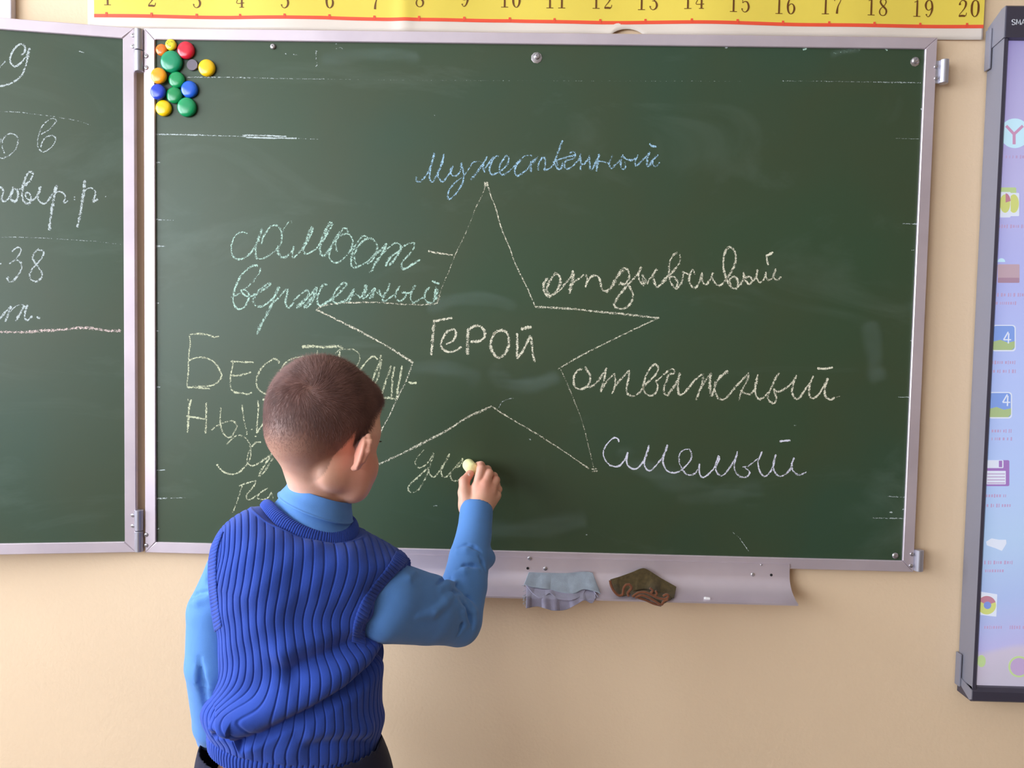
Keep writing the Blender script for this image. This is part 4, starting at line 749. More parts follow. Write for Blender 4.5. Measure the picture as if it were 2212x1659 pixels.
# ------------------------------------------------------------------ implicit surfaces for the figure
class Field:
    "smooth union / difference of round shapes, sampled on a rectilinear grid and meshed with surface nets"
    def __init__(s): s.p = []
    def add(s, fn, lo, hi, k, op=1): s.p.append((fn, np.array(lo, float), np.array(hi, float), k, op)); return s
    def cap(s, a, b, ra, rb, k=.01, op=1, sq=None):
        "round cone; sq = (axis vector, factor) flattens it along that axis"
        a = np.array(a, float); b = np.array(b, float); d = b - a; L = d @ d + 1e-12
        if sq is None:
            def fn(P):
                q = P - a; t = np.clip((q @ d) / L, 0, 1); return np.linalg.norm(q - t[..., None] * d, axis=-1) - (ra + (rb - ra) * t)
        else:
            n_ = np.array(sq[0], float); n_ /= np.linalg.norm(n_); fz = sq[1]
            def fn(P):
                q = P - a; t = np.clip((q @ d) / L, 0, 1); e = q - t[..., None] * d; c = e @ n_
                e = e + n_ * (c * (1 / fz - 1))[..., None]
                r = (ra + (rb - ra) * t); l = np.linalg.norm(e, axis=-1); return (l - r) * np.where(l > 1e-9, np.clip(np.linalg.norm(e - n_ * (e @ n_)[..., None] + n_ * ((e @ n_) * fz)[..., None], axis=-1) / (l + 1e-9), fz, 1), 1)
        m = max(ra, rb) + 2.5 * k + .006
        return s.add(fn, np.minimum(a, b) - m, np.maximum(a, b) + m, k, op)
    def chain(s, pts, radii, k=.01, op=1, sq=None):
        t = Field()
        for i in range(len(pts) - 1): t.cap(pts[i], pts[i + 1], radii[i], radii[i + 1], k, 1, sq)
        fns = [q[0] for q in t.p]; ki = min(.004, k)
        def fn(P):
            F = fns[0](P)
            for g in fns[1:]: F = s._mix(F, g(P), ki, 1)
            return F
        return s.add(fn, np.min([q[1] for q in t.p], axis=0), np.max([q[2] for q in t.p], axis=0), k, op)
    def ell(s, c, r, R=None, k=.01, op=1):
        c = np.array(c, float); r = np.array(r, float); R = np.eye(3) if R is None else R
        def fn(P):
            q = (P - c) @ R; k0 = np.linalg.norm(q / r, axis=-1); k1 = np.linalg.norm(q / (r * r), axis=-1) + 1e-9
            return np.where(k0 < 1e-6, -r.min(), k0 * (k0 - 1) / k1)
        m = r.max() + 2.5 * k + .006
        return s.add(fn, c - m, c + m, k, op)
    @staticmethod
    def _mix(F, d, k, op):
        if op > 0:
            h = np.clip(.5 + .5 * (F - d) / k, 0, 1); return F * (1 - h) + d * h - k * h * (1 - h)
        h = np.clip(.5 - .5 * (F + d) / k, 0, 1); return F * (1 - h) - d * h + k * h * (1 - h)
    def at(s, P):
        P = np.atleast_2d(P); F = np.full(len(P), .2)
        for fn, lo, hi, k, op in s.p: F = s._mix(F, fn(P), k, op)
        return F
    def hit(s, px, py, t0=.75, t1=1.75):
        "first surface point on the line of sight through a pixel (used to lay folds on the cloth)"
        d = ray(px, py); ts = np.linspace(t0, t1, 700); P = CAM + ts[:, None] * d; F = s.at(P); i = np.argmax(F < 0)
        return P[i] if F[i] < 0 else None
    def mesh(s, xs, ys, zs):
        xs, ys, zs = [np.asarray(a, np.float64) for a in (xs, ys, zs)]
        F = np.full((len(xs), len(ys), len(zs)), .05, np.float32)
        for fn, lo, hi, k, op in s.p:
            i0, i1 = np.searchsorted(xs, (lo[0], hi[0])); j0, j1 = np.searchsorted(ys, (lo[1], hi[1])); k0, k1 = np.searchsorted(zs, (lo[2], hi[2]))
            if i1 - i0 < 1 or j1 - j0 < 1 or k1 - k0 < 1: continue
            for a in range(i0, i1, 24):
                b = min(i1, a + 24)
                G = np.stack(np.meshgrid(xs[a:b], ys[j0:j1], zs[k0:k1], indexing='ij'), -1)
                sub = F[a:b, j0:j1, k0:k1]; F[a:b, j0:j1, k0:k1] = s._mix(sub, fn(G), k, op).astype(np.float32)
        S = F < 0; nx, ny, nz = F.shape; cnt = np.zeros((nx - 1, ny - 1, nz - 1), np.int8)
        for a in (0, 1):
            for b in (0, 1):
                for c in (0, 1): cnt += S[a:nx - 1 + a, b:ny - 1 + b, c:nz - 1 + c]
        act = np.argwhere((cnt > 0) & (cnt < 8)); idx = np.full(cnt.shape, -1, np.int32); idx[tuple(act.T)] = np.arange(len(act))
        cor = [(a, b, c) for a in (0, 1) for b in (0, 1) for c in (0, 1)]; ax = (xs, ys, zs)
        V = {c: F[act[:, 0] + c[0], act[:, 1] + c[1], act[:, 2] + c[2]].astype(np.float64) for c in cor}
        acc = np.zeros((len(act), 3)); n_ = np.zeros(len(act))
        for c1 in cor:
            for d in range(3):
                if c1[d]: continue
                c2 = list(c1); c2[d] = 1; c2 = tuple(c2); v1, v2 = V[c1], V[c2]; m_ = (v1 < 0) != (v2 < 0); t = np.where(m_, v1 / (v1 - v2 + 1e-20), 0)
                p = np.zeros((len(act), 3))
                for e in range(3):
                    A = ax[e][act[:, e] + c1[e]]
                    p[:, e] = A + (t * (ax[e][act[:, e] + 1] - A) if e == d else 0)
                acc[m_] += p[m_]; n_[m_] += 1
        verts = acc / n_[:, None]; faces = []
        for d in range(3):
            a1, a2 = [(1, 2), (2, 0), (0, 1)][d]
            sl1 = [slice(1, -1)] * 3; sl1[d] = slice(0, -1); sl2 = list(sl1); sl2[d] = slice(1, None)
            A, B = S[tuple(sl1)], S[tuple(sl2)]
            for flip, M_ in ((0, A & ~B), (1, ~A & B)):
                e = np.argwhere(M_); off = np.ones(3, int); off[d] = 0; e = e + off
                q = []
                for (u_, w_) in ((0, 0), (-1, 0), (-1, -1), (0, -1)):
                    g = e.copy(); g[:, a1] += u_; g[:, a2] += w_; q.append(idx[g[:, 0], g[:, 1], g[:, 2]])
                q = np.stack(q, 1); faces.append(q[:, ::-1] if flip else q)
        return verts, np.vstack(faces)
def spaced(ranges):
    "[(lo, hi, step)...] -> sorted coordinates, using the finest step that covers each place"
    lo = min(r[0] for r in ranges); hi = max(r[1] for r in ranges); out = [lo]
    while out[-1] < hi:
        x = out[-1]; st = min(r[2] for r in ranges if r[0] - 1e-9 <= x < r[1]); out.append(x + st)
    return np.array(out)

# ------------------------------------------------------------------ the boy: pose
SK = bpy.data.materials.new('skin_and_scalp'); n = NT(SK)
_a = n.n('ShaderNodeAttribute', attribute_name='scalp'); _f = n.noise(60, 4, .6); _r = n.n('ShaderNodeAttribute', attribute_name='flush')
skc = n.ramp(_f, [(.3, srgb(232, 176, 152)[:3]), (.7, srgb(238, 186, 162)[:3])])
mx0 = n.n('ShaderNodeMix', data_type='RGBA'); n.l(_r.outputs['Fac'], mx0.inputs['Factor']); n.l(skc, mx0.inputs['A']); mx0.inputs['B'].default_value = srgb(226, 130, 112)
mx = n.n('ShaderNodeMix', data_type='RGBA'); n.l(_a.outputs['Fac'], mx.inputs['Factor']); n.l(mx0.outputs['Result'], mx.inputs['A']); mx.inputs['B'].default_value = srgb(98, 62, 54)
n.l(mx.outputs['Result'], n.bsdf.inputs['Base Color']); n.bsdf.inputs['Roughness'].default_value = .5; n.bsdf.inputs['Subsurface Weight'].default_value = .12
n.bsdf.inputs['Subsurface Radius'].default_value = (.012, .004, .002); n.bsdf.inputs['Subsurface Scale'].default_value = .6
n.bump(n.noise(700, 2), .3, .0002)
# head frame: x right ear, y face, z crown
HC = U(702, 898, -.345)
def RX(a): c, s_ = math.cos(a), math.sin(a); return np.array([[1, 0, 0], [0, c, -s_], [0, s_, c]])
def RY(a): c, s_ = math.cos(a), math.sin(a); return np.array([[c, 0, s_], [0, 1, 0], [-s_, 0, c]])
def RZ(a): c, s_ = math.cos(a), math.sin(a); return np.array([[c, -s_, 0], [s_, c, 0], [0, 0, 1]])
HR = RY(math.radians(3)) @ RZ(math.radians(-36)) @ RX(math.radians(-14))
H = lambda x, y, z: HC + HR @ np.array([x, y, z])
body = Field()
hd = lambda c, r, k=.02, op=1: body.ell(H(*c), r, HR, k, op)
neck0 = U(692, 1075, -.335); chest = U(668, 1230, -.345)
# torso, hips, legs (inside the clothes)
hip = U(640, 1600, -.36)
body.cap(chest, hip, .062, .070, .02); body.cap(U(520, 1215, -.38), U(790, 1245, -.335), .032, .032, .02)
legx = .075
for sx in (-1, 1):
    hp = np.array([hip[0] + sx * .055, hip[1], hip[2] - .06]); kn = np.array([hip[0] + sx * .075, hip[1] - .0, .36]); an = np.array([hip[0] + sx * .08, hip[1] - .01, .07])
    body.chain([hp, kn, an], [.062, .042, .03], .02)
    body.cap(an, an + np.array([.02, .09, -.035]), .026, .02, .015)
# neck and head
body.chain([chest, neck0, H(0, -.012, -.060)], [.040, .0385, .0395], .014)
hd((0, -.009, .003), (.0715, .0800, .0800), .012); hd((0, -.036, -.036), (.050, .043, .042), .014); hd((0, .030, -.034), (.058, .055, .070), .012)
hd((0, .032, .026), (.060, .048, .044), .012)
for s in (-1, 1):
    hd((s * .0385, .051, -.064), (.028, .032, .038), .010); hd((s * .031, .055, -.092), (.026, .027, .024), .010); hd((s * .043, .040, -.014), (.022, .030, .034), .010); hd((s * .040, .016, -.078), (.018, .034, .026), .012)
    hd((s * .030, .084, -.022), (.017, .010, .011), .008, -1)                       # eye socket
    hd((s * .030, .0690, -.022), (.0125, .0115, .0115), .003)                       # closed volume of the eye
    body.cap(H(s * .016, .079, -.006), H(s * .042, .067, -.008), .0055, .004, .008)   # brow ridge
    # ear: a tilted shell with rim, hollow and lobe
    er = HR @ RZ(math.radians(s * 58)) @ RX(math.radians(12))
    e = lambda x, y, z: H(s * .0715, .009, -.041) + er @ (np.array([s * x, y, z]) * .95)
    body.ell(e(.006, -.006, .000), (.0055, .0165, .0240), er, .005)
    rim = [e(.004, .010, .006), e(.010, .010, .020), e(.0125, 0, .0265), e(.014, -.012, .021), e(.0145, -.0175, .008), e(.012, -.015, -.008), e(.008, -.008, -.020), e(.005, .002, -.026)]
    body.chain(rim, [.0028, .0030, .0032, .0034, .0034, .0032, .0036, .0042], .004)
    body.ell(e(.0125, -.002, .002), (.0042, .0105, .017), er, .003, -1)
    body.cap(e(.006, .008, .004), e(.006, .009, -.008), .0035, .004, .004)            # tragus
hd((0, .064, -.107), (.023, .020, .018), .012); hd((0, .062, -.075), (.032, .032, .034), .010)                                      # chin
body.chain([H(0, .084, -.012), H(0, .096, -.036), H(0, .104, -.046)], [.007, .0085, .0095], .012)
for s in (-1, 1): body.cap(H(s * .008, .090, -.048), H(s * .010, .086, -.049), .006, .005, .006); body.ell(H(s * .0052, .1015, -.0535), (.003, .004, .0035), HR, .002, -1)
body.chain([H(-.019, .088, -.0745), H(0, .0955, -.0715), H(.019, .088, -.0745)], [.0038, .0052, .0038], .006)
body.chain([H(-.017, .088, -.0805), H(0, .0945, -.0825), H(.017, .088, -.0805)], [.0038, .0056, .0038], .006)
body.chain([H(-.020, .093, -.0772), H(0, .1005, -.077), H(.020, .093, -.0772)], [.0012, .0012, .0012], .002, -1)
# right arm and the writing hand
SH_R = U(835, 1292, -.322); EL_R = U(988, 1338, -.215); WR_R = U(1034, 1112, -.088)
body.chain([U(790, 1240, -.345), SH_R, EL_R, WR_R], [.034, .032, .025, .0185], .012)
W_ = WR_R; hk = .0055
kn = {'index_finger': U(1031, 1053, -.066), 'middle_finger': U(1047, 1049, -.068), 'ring_finger': U(1061, 1057, -.062), 'little_finger': U(1070, 1070, -.052)}
for nm_, K_ in kn.items():
    body.cap(W_ + (K_ - W_) * .08, K_, .0165, .0112, .008)
body.cap(U(1034, 1125, -.092), U(1036, 1096, -.082), .0215, .0185, .01)
body.chain([kn['index_finger'], U(1039, 1013, -.057), U(1039, 1005, -.036), U(1033, 1004, -.018)], [.0098, .0080, .0073, .0064], .0028)
body.chain([kn['middle_finger'], U(1056, 1022, -.056), U(1053, 1014, -.034), U(1045, 1014, -.016)], [.0098, .0080, .0073, .0064], .0028)
body.chain([kn['ring_finger'], U(1071, 1037, -.050), U(1067, 1028, -.030), U(1057, 1026, -.015)], [.0092, .0076, .0069, .0060], .0028)
body.chain([kn['little_finger'], U(1077, 1057, -.037), U(1073, 1045, -.023), U(1063, 1042, -.012)], [.0082, .0066, .0060, .0054], .0028)
body.chain([U(1016, 1098, -.080), U(1003, 1064, -.071), U(1003, 1040, -.062), U(1015, 1024, -.048)], [.0130, .0112, .0094, .0078], .0055)
body.ell(U(1004, 1092, -.078), (.012, .012, .02), None, .01)
# left arm, hanging and bent forward, hand at the front of the hip
SH_L = U(508, 1235, -.372); EL_L = U(464, 1435, -.382); WR_L = U(486, 1632, -.285)
body.chain([U(520, 1195, -.39), SH_L, EL_L, WR_L], [.034, .032, .027, .021], .012)
lh = lambda x, y, z: WR_L + np.array([x, y, z])
body.cap(lh(0, 0, 0), lh(.028, .020, -.040), .019, .020, .01, sq=((.3, .9, .3), .6))
for i in range(4):
    o_ = np.array([-.011 + .0145 * i, .004 * i, .003 * i]); ln = (.9, 1, .95, .75)[i]
    body.chain([lh(.026, .020, -.042) + o_ * .8, lh(.036, .026, -.042 - .030 * ln) + o_, lh(.046, .022, -.042 - .050 * ln) + o_, lh(.054, .012, -.042 - .060 * ln) + o_], [.0088, .0078, .0070, .0060], .0028)
body.chain([lh(.0, .012, -.010), lh(-.004, .034, -.032), lh(.006, .046, -.054)], [.0115, .0098, .0078], .005)
hz0, hz1 = H(0, 0, 0)[2] - .125, H(0, 0, 0)[2] + .095
xs = spaced([(.14, .98, .007), (HC[0] - .10, HC[0] + .105, .0021), (W_[0] - .045, W_[0] + .05, .0013), (WR_L[0] - .03, WR_L[0] + .09, .0026)])
ysg = spaced([(-.50, .01, .007), (HC[1] - .11, HC[1] + .115, .0021), (-.115, .0, .0013), (WR_L[1] - .03, WR_L[1] + .07, .003)])
zsg = spaced([(.02, 1.42, .008), (hz0, hz1, .0021), (U(1035, 1130, -.08)[2], U(1035, 990, -.03)[2], .0013), (WR_L[2] - .13, WR_L[2] + .02, .0026)])
bv, bf = body.mesh(xs, ysg, zsg)
person = empty('person', (hip[0], hip[1], 0), 'boy in a blue ribbed vest and light blue shirt, back turned, writing on the board', 'person')
bodyo = mesh_obj('body', bv, bf, SK, person, True)
# hairline as a smooth mask in head coordinates
hl = (bv - HC) @ HR
def smooth01(x): x = np.clip(x, 0, 1); return x * x * (3 - 2 * x)
def scalp_mask(q):
    az = np.degrees(np.arctan2(np.abs(q[:, 0]), q[:, 1]))          # 0 at the face, 180 at the nape
    zt = np.interp(az, [0, 30, 48, 60, 66, 72, 80, 88, 94, 99, 105, 112, 122, 150, 180], [.043, .043, .034, .016, -.006, -.032, -.034, -.012, -.030, -.048, -.074, -.092, -.097, -.098, -.094])
    soft = np.interp(az, [0, 60, 75, 110, 130, 180], [.006, .006, .005, .006, .014, .020])
    m_ = smooth01((q[:, 2] - zt) / soft + .5)
    r_ = np.linalg.norm(q / np.array([.076, .088, .09]), axis=1)
    near = (np.linalg.norm(q, axis=1) < .125)
    ear = (np.abs(q[:, 0]) > .0765) & (np.abs(q[:, 1] + .002) < .026) & (q[:, 2] < -.012)
    m_ = m_ * np.interp(q[:, 2], [-.10, -.075, -.03], [.28, .5, 1.0])
    return np.where(near & ~ear, m_, 0)
sc_ = scalp_mask(hl)
at = bodyo.data.attributes.new('scalp', 'FLOAT', 'POINT'); at.data.foreach_set('value', (sc_ * .92).astype(np.float32))
fl = np.zeros(len(bv))
for c, r in ((H(.080, .0, -.04), .030), (H(.052, .045, -.06), .035), (H(.0, .1, -.05), .02), (kn['middle_finger'], .02), (U(1039, 1010, -.05), .014), (U(1056, 1018, -.05), .014), (U(1010, 1035, -.06), .016), (U(1071, 1033, -.045), .014)):
    fl = np.maximum(fl, .55 * np.exp(-(np.linalg.norm(bv - c, axis=1) / r) ** 2))
at = bodyo.data.attributes.new('flush', 'FLOAT', 'POINT'); at.data.foreach_set('value', fl.astype(np.float32))
# eyes, brows, lashes
def facey(x, z, y0=.03):
    ys_ = np.linspace(.125, y0, 200); F_ = body.at(np.array([H(x, y, z) for y in ys_])); return float(ys_[np.argmax(F_ < 0)])
M_eye = mat('eye_white', srgb(235, 230, 226), .2); M_iris = mat('iris_brown', srgb(70, 44, 28), .15); M_brow = mat('brow_hair', srgb(66, 42, 32), .8)
for s in (-1, 1):
    c = H(s * .030, facey(s * .030, -.022) - .0115, -.022); fw = HR @ np.array([s * .12, .97, -.05]); fw /= np.linalg.norm(fw)
    eb = MB().lathe([(.0001, -.0095), (.006, -.0075), (.0093, -.002), (.0095, .001), (.0082, .0052), (.0055, .0079), (.0052, .0083), (.0026, .0094), (.0001, .0097)], c + fw * .0035, fw, 20)
    eo = eb.build('eye', M_eye, bodyo, True)
    MB().lathe([(.0048, .0000), (.0046, .0008), (.0024, .0016), (.0001, .0018)], c + fw * .0115, fw, 18).build('iris', M_iris, bodyo, True)
    bw = MB()
    for k in range(60):
        t = k / 59; bz = -.001 + .006 * math.sin(t * 2.2) + random.uniform(-.0022, .0022); p = H(s * (.013 + .028 * t), facey(s * (.013 + .028 * t), bz) + .0004, bz)
        bw.tube([p, p + HR @ np.array([s * .0038, -.0012, .0014])], .00035, 3)
    for k in range(26):
        t = k / 25; a = -1.1 + 2.2 * t; p = H(s * .030, facey(s * .030, -.017) + .0005, -.0195) + HR @ np.array([s * .011 * math.sin(a), -.0035 * (1 - math.cos(a)) * 1.5, .0015 * math.cos(a)])
        bw.tube([p, p + HR @ np.array([s * .002 * math.sin(a), .003, .0002]), p + HR @ np.array([s * .003 * math.sin(a), .0055, .002])], [.0003, .00025, .0001], 3)
    b_ = bw.build('eyebrow_and_lashes', M_brow, bodyo); b_['kind'] = 'stuff'
# fingernails
M_nail = mat('fingernail', srgb(240, 196, 184), .25)
for (c, d, n_) in ((U(1012, 1030, -.057), (.35, .35, .55), (-.45, -.75, .2)), (U(1041, 1007, -.034), (-.2, .9, .15), (.55, -.2, .8)), (U(1055, 1016, -.032), (-.3, .9, .1), (.6, -.2, .75))):
    d = np.array(d) / np.linalg.norm(d); n_ = np.array(n_, float); n_ -= d * (n_ @ d); n_ /= np.linalg.norm(n_); sd = np.cross(d, n_)
    v = []; N1 = 9
    F0 = body.at(np.array([c]))[0]; c = c - n_ * F0 * .9
    for i in range(N1):
        for j in range(N1):
            a, b = (i / (N1 - 1) - .5) * 2, (j / (N1 - 1) - .5) * 2; w_ = .0038 * (1 - .25 * max(0, -a) ** 2)
            v.append(c + d * a * .0048 + sd * b * w_ * math.sqrt(max(0, 1 - (max(0, abs(a) - .6) / .45) ** 2)) + n_ * (.0012 - .0022 * b * b - .0006 * a * a))
    no = mesh_obj('fingernail', v, grid_faces(N1, N1), M_nail, bodyo, True)

# hair: short strands that swirl out of the crown whorl
def hair():
    tri = bf; P = bv[tri]; m_ = sc_[tri].mean(1); ok = (m_ > .12) & (np.linalg.norm(hl[tri].mean(1), axis=1) < .118)
    P = P[ok]; m_ = m_[ok]; nr = np.cross(P[:, 2] - P[:, 0], P[:, 3] - P[:, 1]); ar = np.linalg.norm(nr, axis=1); nr /= ar[:, None] + 1e-15
    NS = 60000; pr = ar * (m_ ** .6); pr /= pr.sum(); i = RNG.choice(len(P), NS, p=pr); u, v = RNG.random(NS)[:, None], RNG.random(NS)[:, None]
    R_ = (P[i, 0] * (1 - u) + P[i, 1] * u) * (1 - v) + (P[i, 3] * (1 - u) + P[i, 2] * u) * v; Nn = nr[i]; mm = m_[i]
    out = np.sign(((R_ - HC) * Nn).sum(1)); Nn = Nn * out[:, None]
    WH = body.hit(668, 838, .8, 1.4); q = (R_ - HC) @ HR
    away = R_ - WH; dist = np.linalg.norm(away, axis=1); sw = np.cross(Nn, away)
    fl_ = away / (dist[:, None] + .004) + sw / (dist[:, None] + .004) * (1.1 * np.exp(-dist / .035))[:, None]
    down = np.array([0, 0, -1.0]); low = smooth01((.03 - q[:, 2]) / .06)[:, None]; fl_ = fl_ * (1 - .6 * low) + down * .9 * low
    fl_ -= Nn * (fl_ * Nn).sum(1)[:, None]; fl_ /= np.linalg.norm(fl_, axis=1)[:, None] + 1e-9
    L = np.interp(q[:, 2], [-.09, -.06, -.03, .0, .03, .06, .09], [.0018, .003, .0055, .0085, .012, .015, .016]) * np.interp(dist, [0, .02, .05], [.75, 1, 1]) * RNG.uniform(.75, 1.2, NS)
    lift = np.interp(q[:, 2], [-.09, 0, .08], [.16, .34, .38]) + RNG.normal(0, .07, NS) + .25 * np.exp(-dist / .02)
    jit = RNG.normal(0, .13, (NS, 3)); pts = []
    for t in (0, .3, .65, 1.0):
        dirn = fl_ + jit * t; b = lift * (1 - .55 * t)
        pts.append(R_ - Nn * .0006 + (dirn * t + Nn * (b * t + .0)[:, None]) * L[:, None])
    pts = np.stack(pts, 1)
    hc = bpy.data.hair_curves.new('hair'); hc.add_curves([4] * NS)
    hc.attributes['position'].data.foreach_set('vector', (pts - WLOC['body']).astype(np.float32).ravel())
    ra = hc.attributes.new('radius', 'FLOAT', 'POINT'); ra.data.foreach_set('value', (np.tile([.00011, .00010, .00008, .00004], NS) * np.repeat(.45 + .55 * np.clip(mm * 1.3, 0, 1), 4)).astype(np.float32))
    hm_ = bpy.data.materials.new('brown_hair'); n = NT(hm_)
    n.l(n.ramp(n.noise(40, 3), [(.3, srgb(110, 76, 70)[:3]), (.7, srgb(146, 106, 98)[:3])]), n.bsdf.inputs['Base Color']); n.bsdf.inputs['Roughness'].default_value = .5; n.bsdf.inputs['Specular IOR Level'].default_value = .6
    hc.materials.append(hm_)
    o = bpy.data.objects.new('hair', hc); COL.objects.link(o); o.parent = bodyo; o['kind'] = 'stuff'; o['label'] = 'short brown hair with a crown whorl'
hair()

# ------------------------------------------------------------------ shirt (sleeves, yoke) and collar
def cloth(name, rgb, rough=.8, weave=900, dist=.00025, sheen=.15, var=.05, vs=14):
    m = mat(name, srgb(*rgb), rough, var=var, vscale=vs); n = NT(m); n.bsdf.inputs['Sheen Weight'].default_value = sheen; n.bsdf.inputs['Specular IOR Level'].default_value = .25
    n.bump(n.noise(weave, 2), .7, dist); return m
M_shirt = cloth('light_blue_poplin', (90, 140, 208), .75, var=.02)
shirt = Field()
CUF = U(1029, 1106, -.086)
fdir = (EL_R - WR_R) / np.linalg.norm(EL_R - WR_R)
shirt.chain([U(800, 1270, -.318), SH_R, SH_R * .45 + EL_R * .55 + np.array([0, 0, .004]), EL_R], [.042, .0560, .0520, .0385], .01)
shirt.chain([EL_R, U(1003, 1265, -.174), U(1014, 1205, -.141), U(1024, 1150, -.112)], [.040, .0385, .0350, .0300], .008)
shirt.cap(U(1024, 1160, -.114), CUF, .0305, .0300, .004)
shirt.ell(U(1052, 1206, -.125), (.015, .02, .016), None, .012); shirt.ell(U(1000, 1362, -.21), (.020, .025, .018), None, .012)
shirt.cap(U(822, 1340, -.348), U(985, 1352, -.225), .031, .024, .02)
shirt.chain([U(540, 1228, -.365), SH_L, U(468, 1320, -.375), EL_L, U(468, 1560, -.352), WR_L + np.array([-.004, -.008, .012])], [.036, .040, .0400, .0400, .033, .028], .01)
shirt.cap(U(530, 1225, -.38), U(790, 1255, -.34), .038, .038, .01); shirt.cap(chest, hip, .070, .076, .01)
# openings at the cuffs
shirt.cap(CUF - fdir * .012, CUF - fdir * .06, .0262, .0262, .002, -1)
def fold(pts, r, k=.004, op=-1, sink=.35, f=shirt, base=None):
    base = base or f; P = [base.hit(a, b) for a, b in pts]
    P = [p for p in P if p is not None]
    if len(P) < 2: return
    P = [p + ray(*pts[0]) * (r * .5 if op > 0 else -r * .15) for p in P]
    n_ = len(P); rr = [r * (.35 if i in (0, n_ - 1) else 1) for i in range(n_)]
    f.chain(P, rr, k, op)
base = Field(); base.p = list(shirt.p)
for pts, r in (([(990, 1182), (1008, 1178), (1024, 1183), (1039, 1192)], .0042), ([(988, 1230), (1004, 1223), (1022, 1222), (1036, 1225)], .0036), ([(944, 1264), (957, 1254), (973, 1248)], .0046),
               ([(970, 1277), (980, 1279), (992, 1280)], .0038), ([(994, 1294), (1006, 1312), (1015, 1332), (1021, 1356)], .0046), ([(1036, 1202), (1043, 1215), (1049, 1232)], .004),
               ([(872, 1243), (882, 1237), (893, 1224)], .0045), ([(1002, 1283), (1012, 1290), (1024, 1300)], .0034), ([(990, 1372), (998, 1352), (1002, 1335)], .004),
               ([(412, 1292), (425, 1287), (452, 1278)], .0046), ([(446, 1232), (450, 1252), (455, 1262)], .0045), ([(432, 1420), (436, 1480), (446, 1530)], .006)):
    fold(pts, r * 1.1, .0035, -1, .3, shirt, base)
for pts, r in (([(990, 1192), (1008, 1189), (1026, 1195)], .0045), ([(986, 1241), (1004, 1234), (1030, 1236)], .0045), ([(948, 1276), (965, 1262), (985, 1258)], .005), ([(985, 1300), (998, 1320), (1006, 1350)], .005),
               ([(1010, 1298), (1022, 1322), (1026, 1345)], .005), ([(900, 1330), (935, 1322), (960, 1300), (975, 1285)], .006), ([(414, 1304), (430, 1298), (452, 1290)], .005), ([(866, 1252), (880, 1249), (896, 1236)], .0045)):
    fold(pts, r, .009, 1, .55, shirt, base)
# cuff seam
sv, sf = shirt.mesh(spaced([(.16, .96, .0036), (EL_R[0] - .06, .96, .0018)]), spaced([(-.47, -.03, .0036), (-.19, -.03, .0018)]), spaced([(.62, 1.25, .004), (EL_R[2] - .06, 1.2, .0018)]))
keep = sv[:, 2] > hip[2] - .02
shirto = mesh_obj('shirt', sv, sf[keep[sf].all(1)], M_shirt, person, True)
# ---- ring lofts: every ring is given by its left and right outline points
def ringpts(r, n_, psi_y=.038, ex=2.25):
    (L, R, yc, b, drop) = r; psi_y = psi_y if psi_y < .036 else .44 * (R[0] - L[0]) / 2 / 1540; Lp, Rp = U(L[0], L[1], yc - psi_y), U(R[0], R[1], yc + psi_y); C = (Lp + Rp) / 2; A = (Rp - Lp) / 2
    Bv = np.array([A[1], -A[0], 0]); Bv = Bv / np.linalg.norm(Bv) * b + np.array([0, 0, -drop]); return C, A, Bv
def loft(rings, nphi, nv, ex=2.25, psi_y=.038):
    G = np.array([np.concatenate(ringpts(r, nphi, psi_y)) for r in rings]); 
    d = np.r_[0, np.cumsum(np.linalg.norm(np.diff(G[:, :3], axis=0), axis=1) + np.linalg.norm(np.diff(G[:, 3:6], axis=0), axis=1))]; d /= d[-1]
    K = catmull(np.c_[G, d], 12); dk = K[:, -1]; vv = np.linspace(0, 1, nv); K = np.stack([np.interp(vv, dk, K[:, i]) for i in range(9)], 1)
    ph = np.linspace(0, 2 * math.pi, nphi, endpoint=False); c, s_ = np.cos(ph), np.sin(ph); e = 2 / ex
    cx, sy = np.sign(c) * np.abs(c) ** e, np.sign(s_) * np.abs(s_) ** e
    Bz = K[:, 8].copy(); Kb = K[:, 6:9].copy(); Kb[:, 2] = 0
    P = K[:, None, :3] + cx[None, :, None] * K[:, None, 3:6] + sy[None, :, None] * Kb[:, None, :]
    P[..., 2] += Bz[:, None] * (sy ** 2 * np.where(sy > 0, 1, .8))[None, :]
    return P, K, ph, cx, vv
def normals(P, wrap=True):
    du = np.roll(P, -1, 1) - np.roll(P, 1, 1); dv = np.gradient(P, axis=0); N = np.cross(du, dv); N /= np.linalg.norm(N, axis=-1)[..., None] + 1e-12
    C = P.mean(1, keepdims=True); s_ = np.sign(((P - C) * N).sum(-1).mean()); return N * s_
def ring_obj(name, P, m, par, solid=0.0):
    nv, nu = P.shape[:2]; o = mesh_obj(name, P.reshape(-1, 3), grid_faces(nu, nv, True), m, par, True)
    if solid: s_ = o.modifiers.new('thickness', 'SOLIDIFY'); s_.thickness = solid; s_.offset = 0
    return o
NKI = ((584, 1086), (758, 1117), -.335, .054, .021)   # neckline inner edge
NKO = ((566, 1095), (768, 1136), -.335, .064, .029)   # neckline seam
P, *_ = loft([((574, 1112), (772, 1150), -.335, .062, .036), ((586, 1096), (763, 1130), -.335, .0555, .022), ((601, 1078), (757, 1118), -.335, .0530, .008), ((610, 1066), (757, 1104), -.335, .049, 0)], 120, 30, 2.1, .012)
yk = ring_obj('shirt_yoke', P, M_shirt, shirto, .001)
P, *_ = loft([((600, 1068), (762, 1126), -.335, .0600, .0), ((607, 1060), (762, 1115), -.335, .0575, 0), ((617, 1050), (760, 1098), -.335, .0525, 0), ((622, 1040), (759, 1083), -.335, .0505, -.001), ((625, 1039), (757, 1082), -.335, .0490, -.001),
              ((626, 1043), (756, 1086), -.335, .0478, 0), ((622, 1064), (757, 1106), -.335, .048, 0)], 160, 60, 2.1, .012)
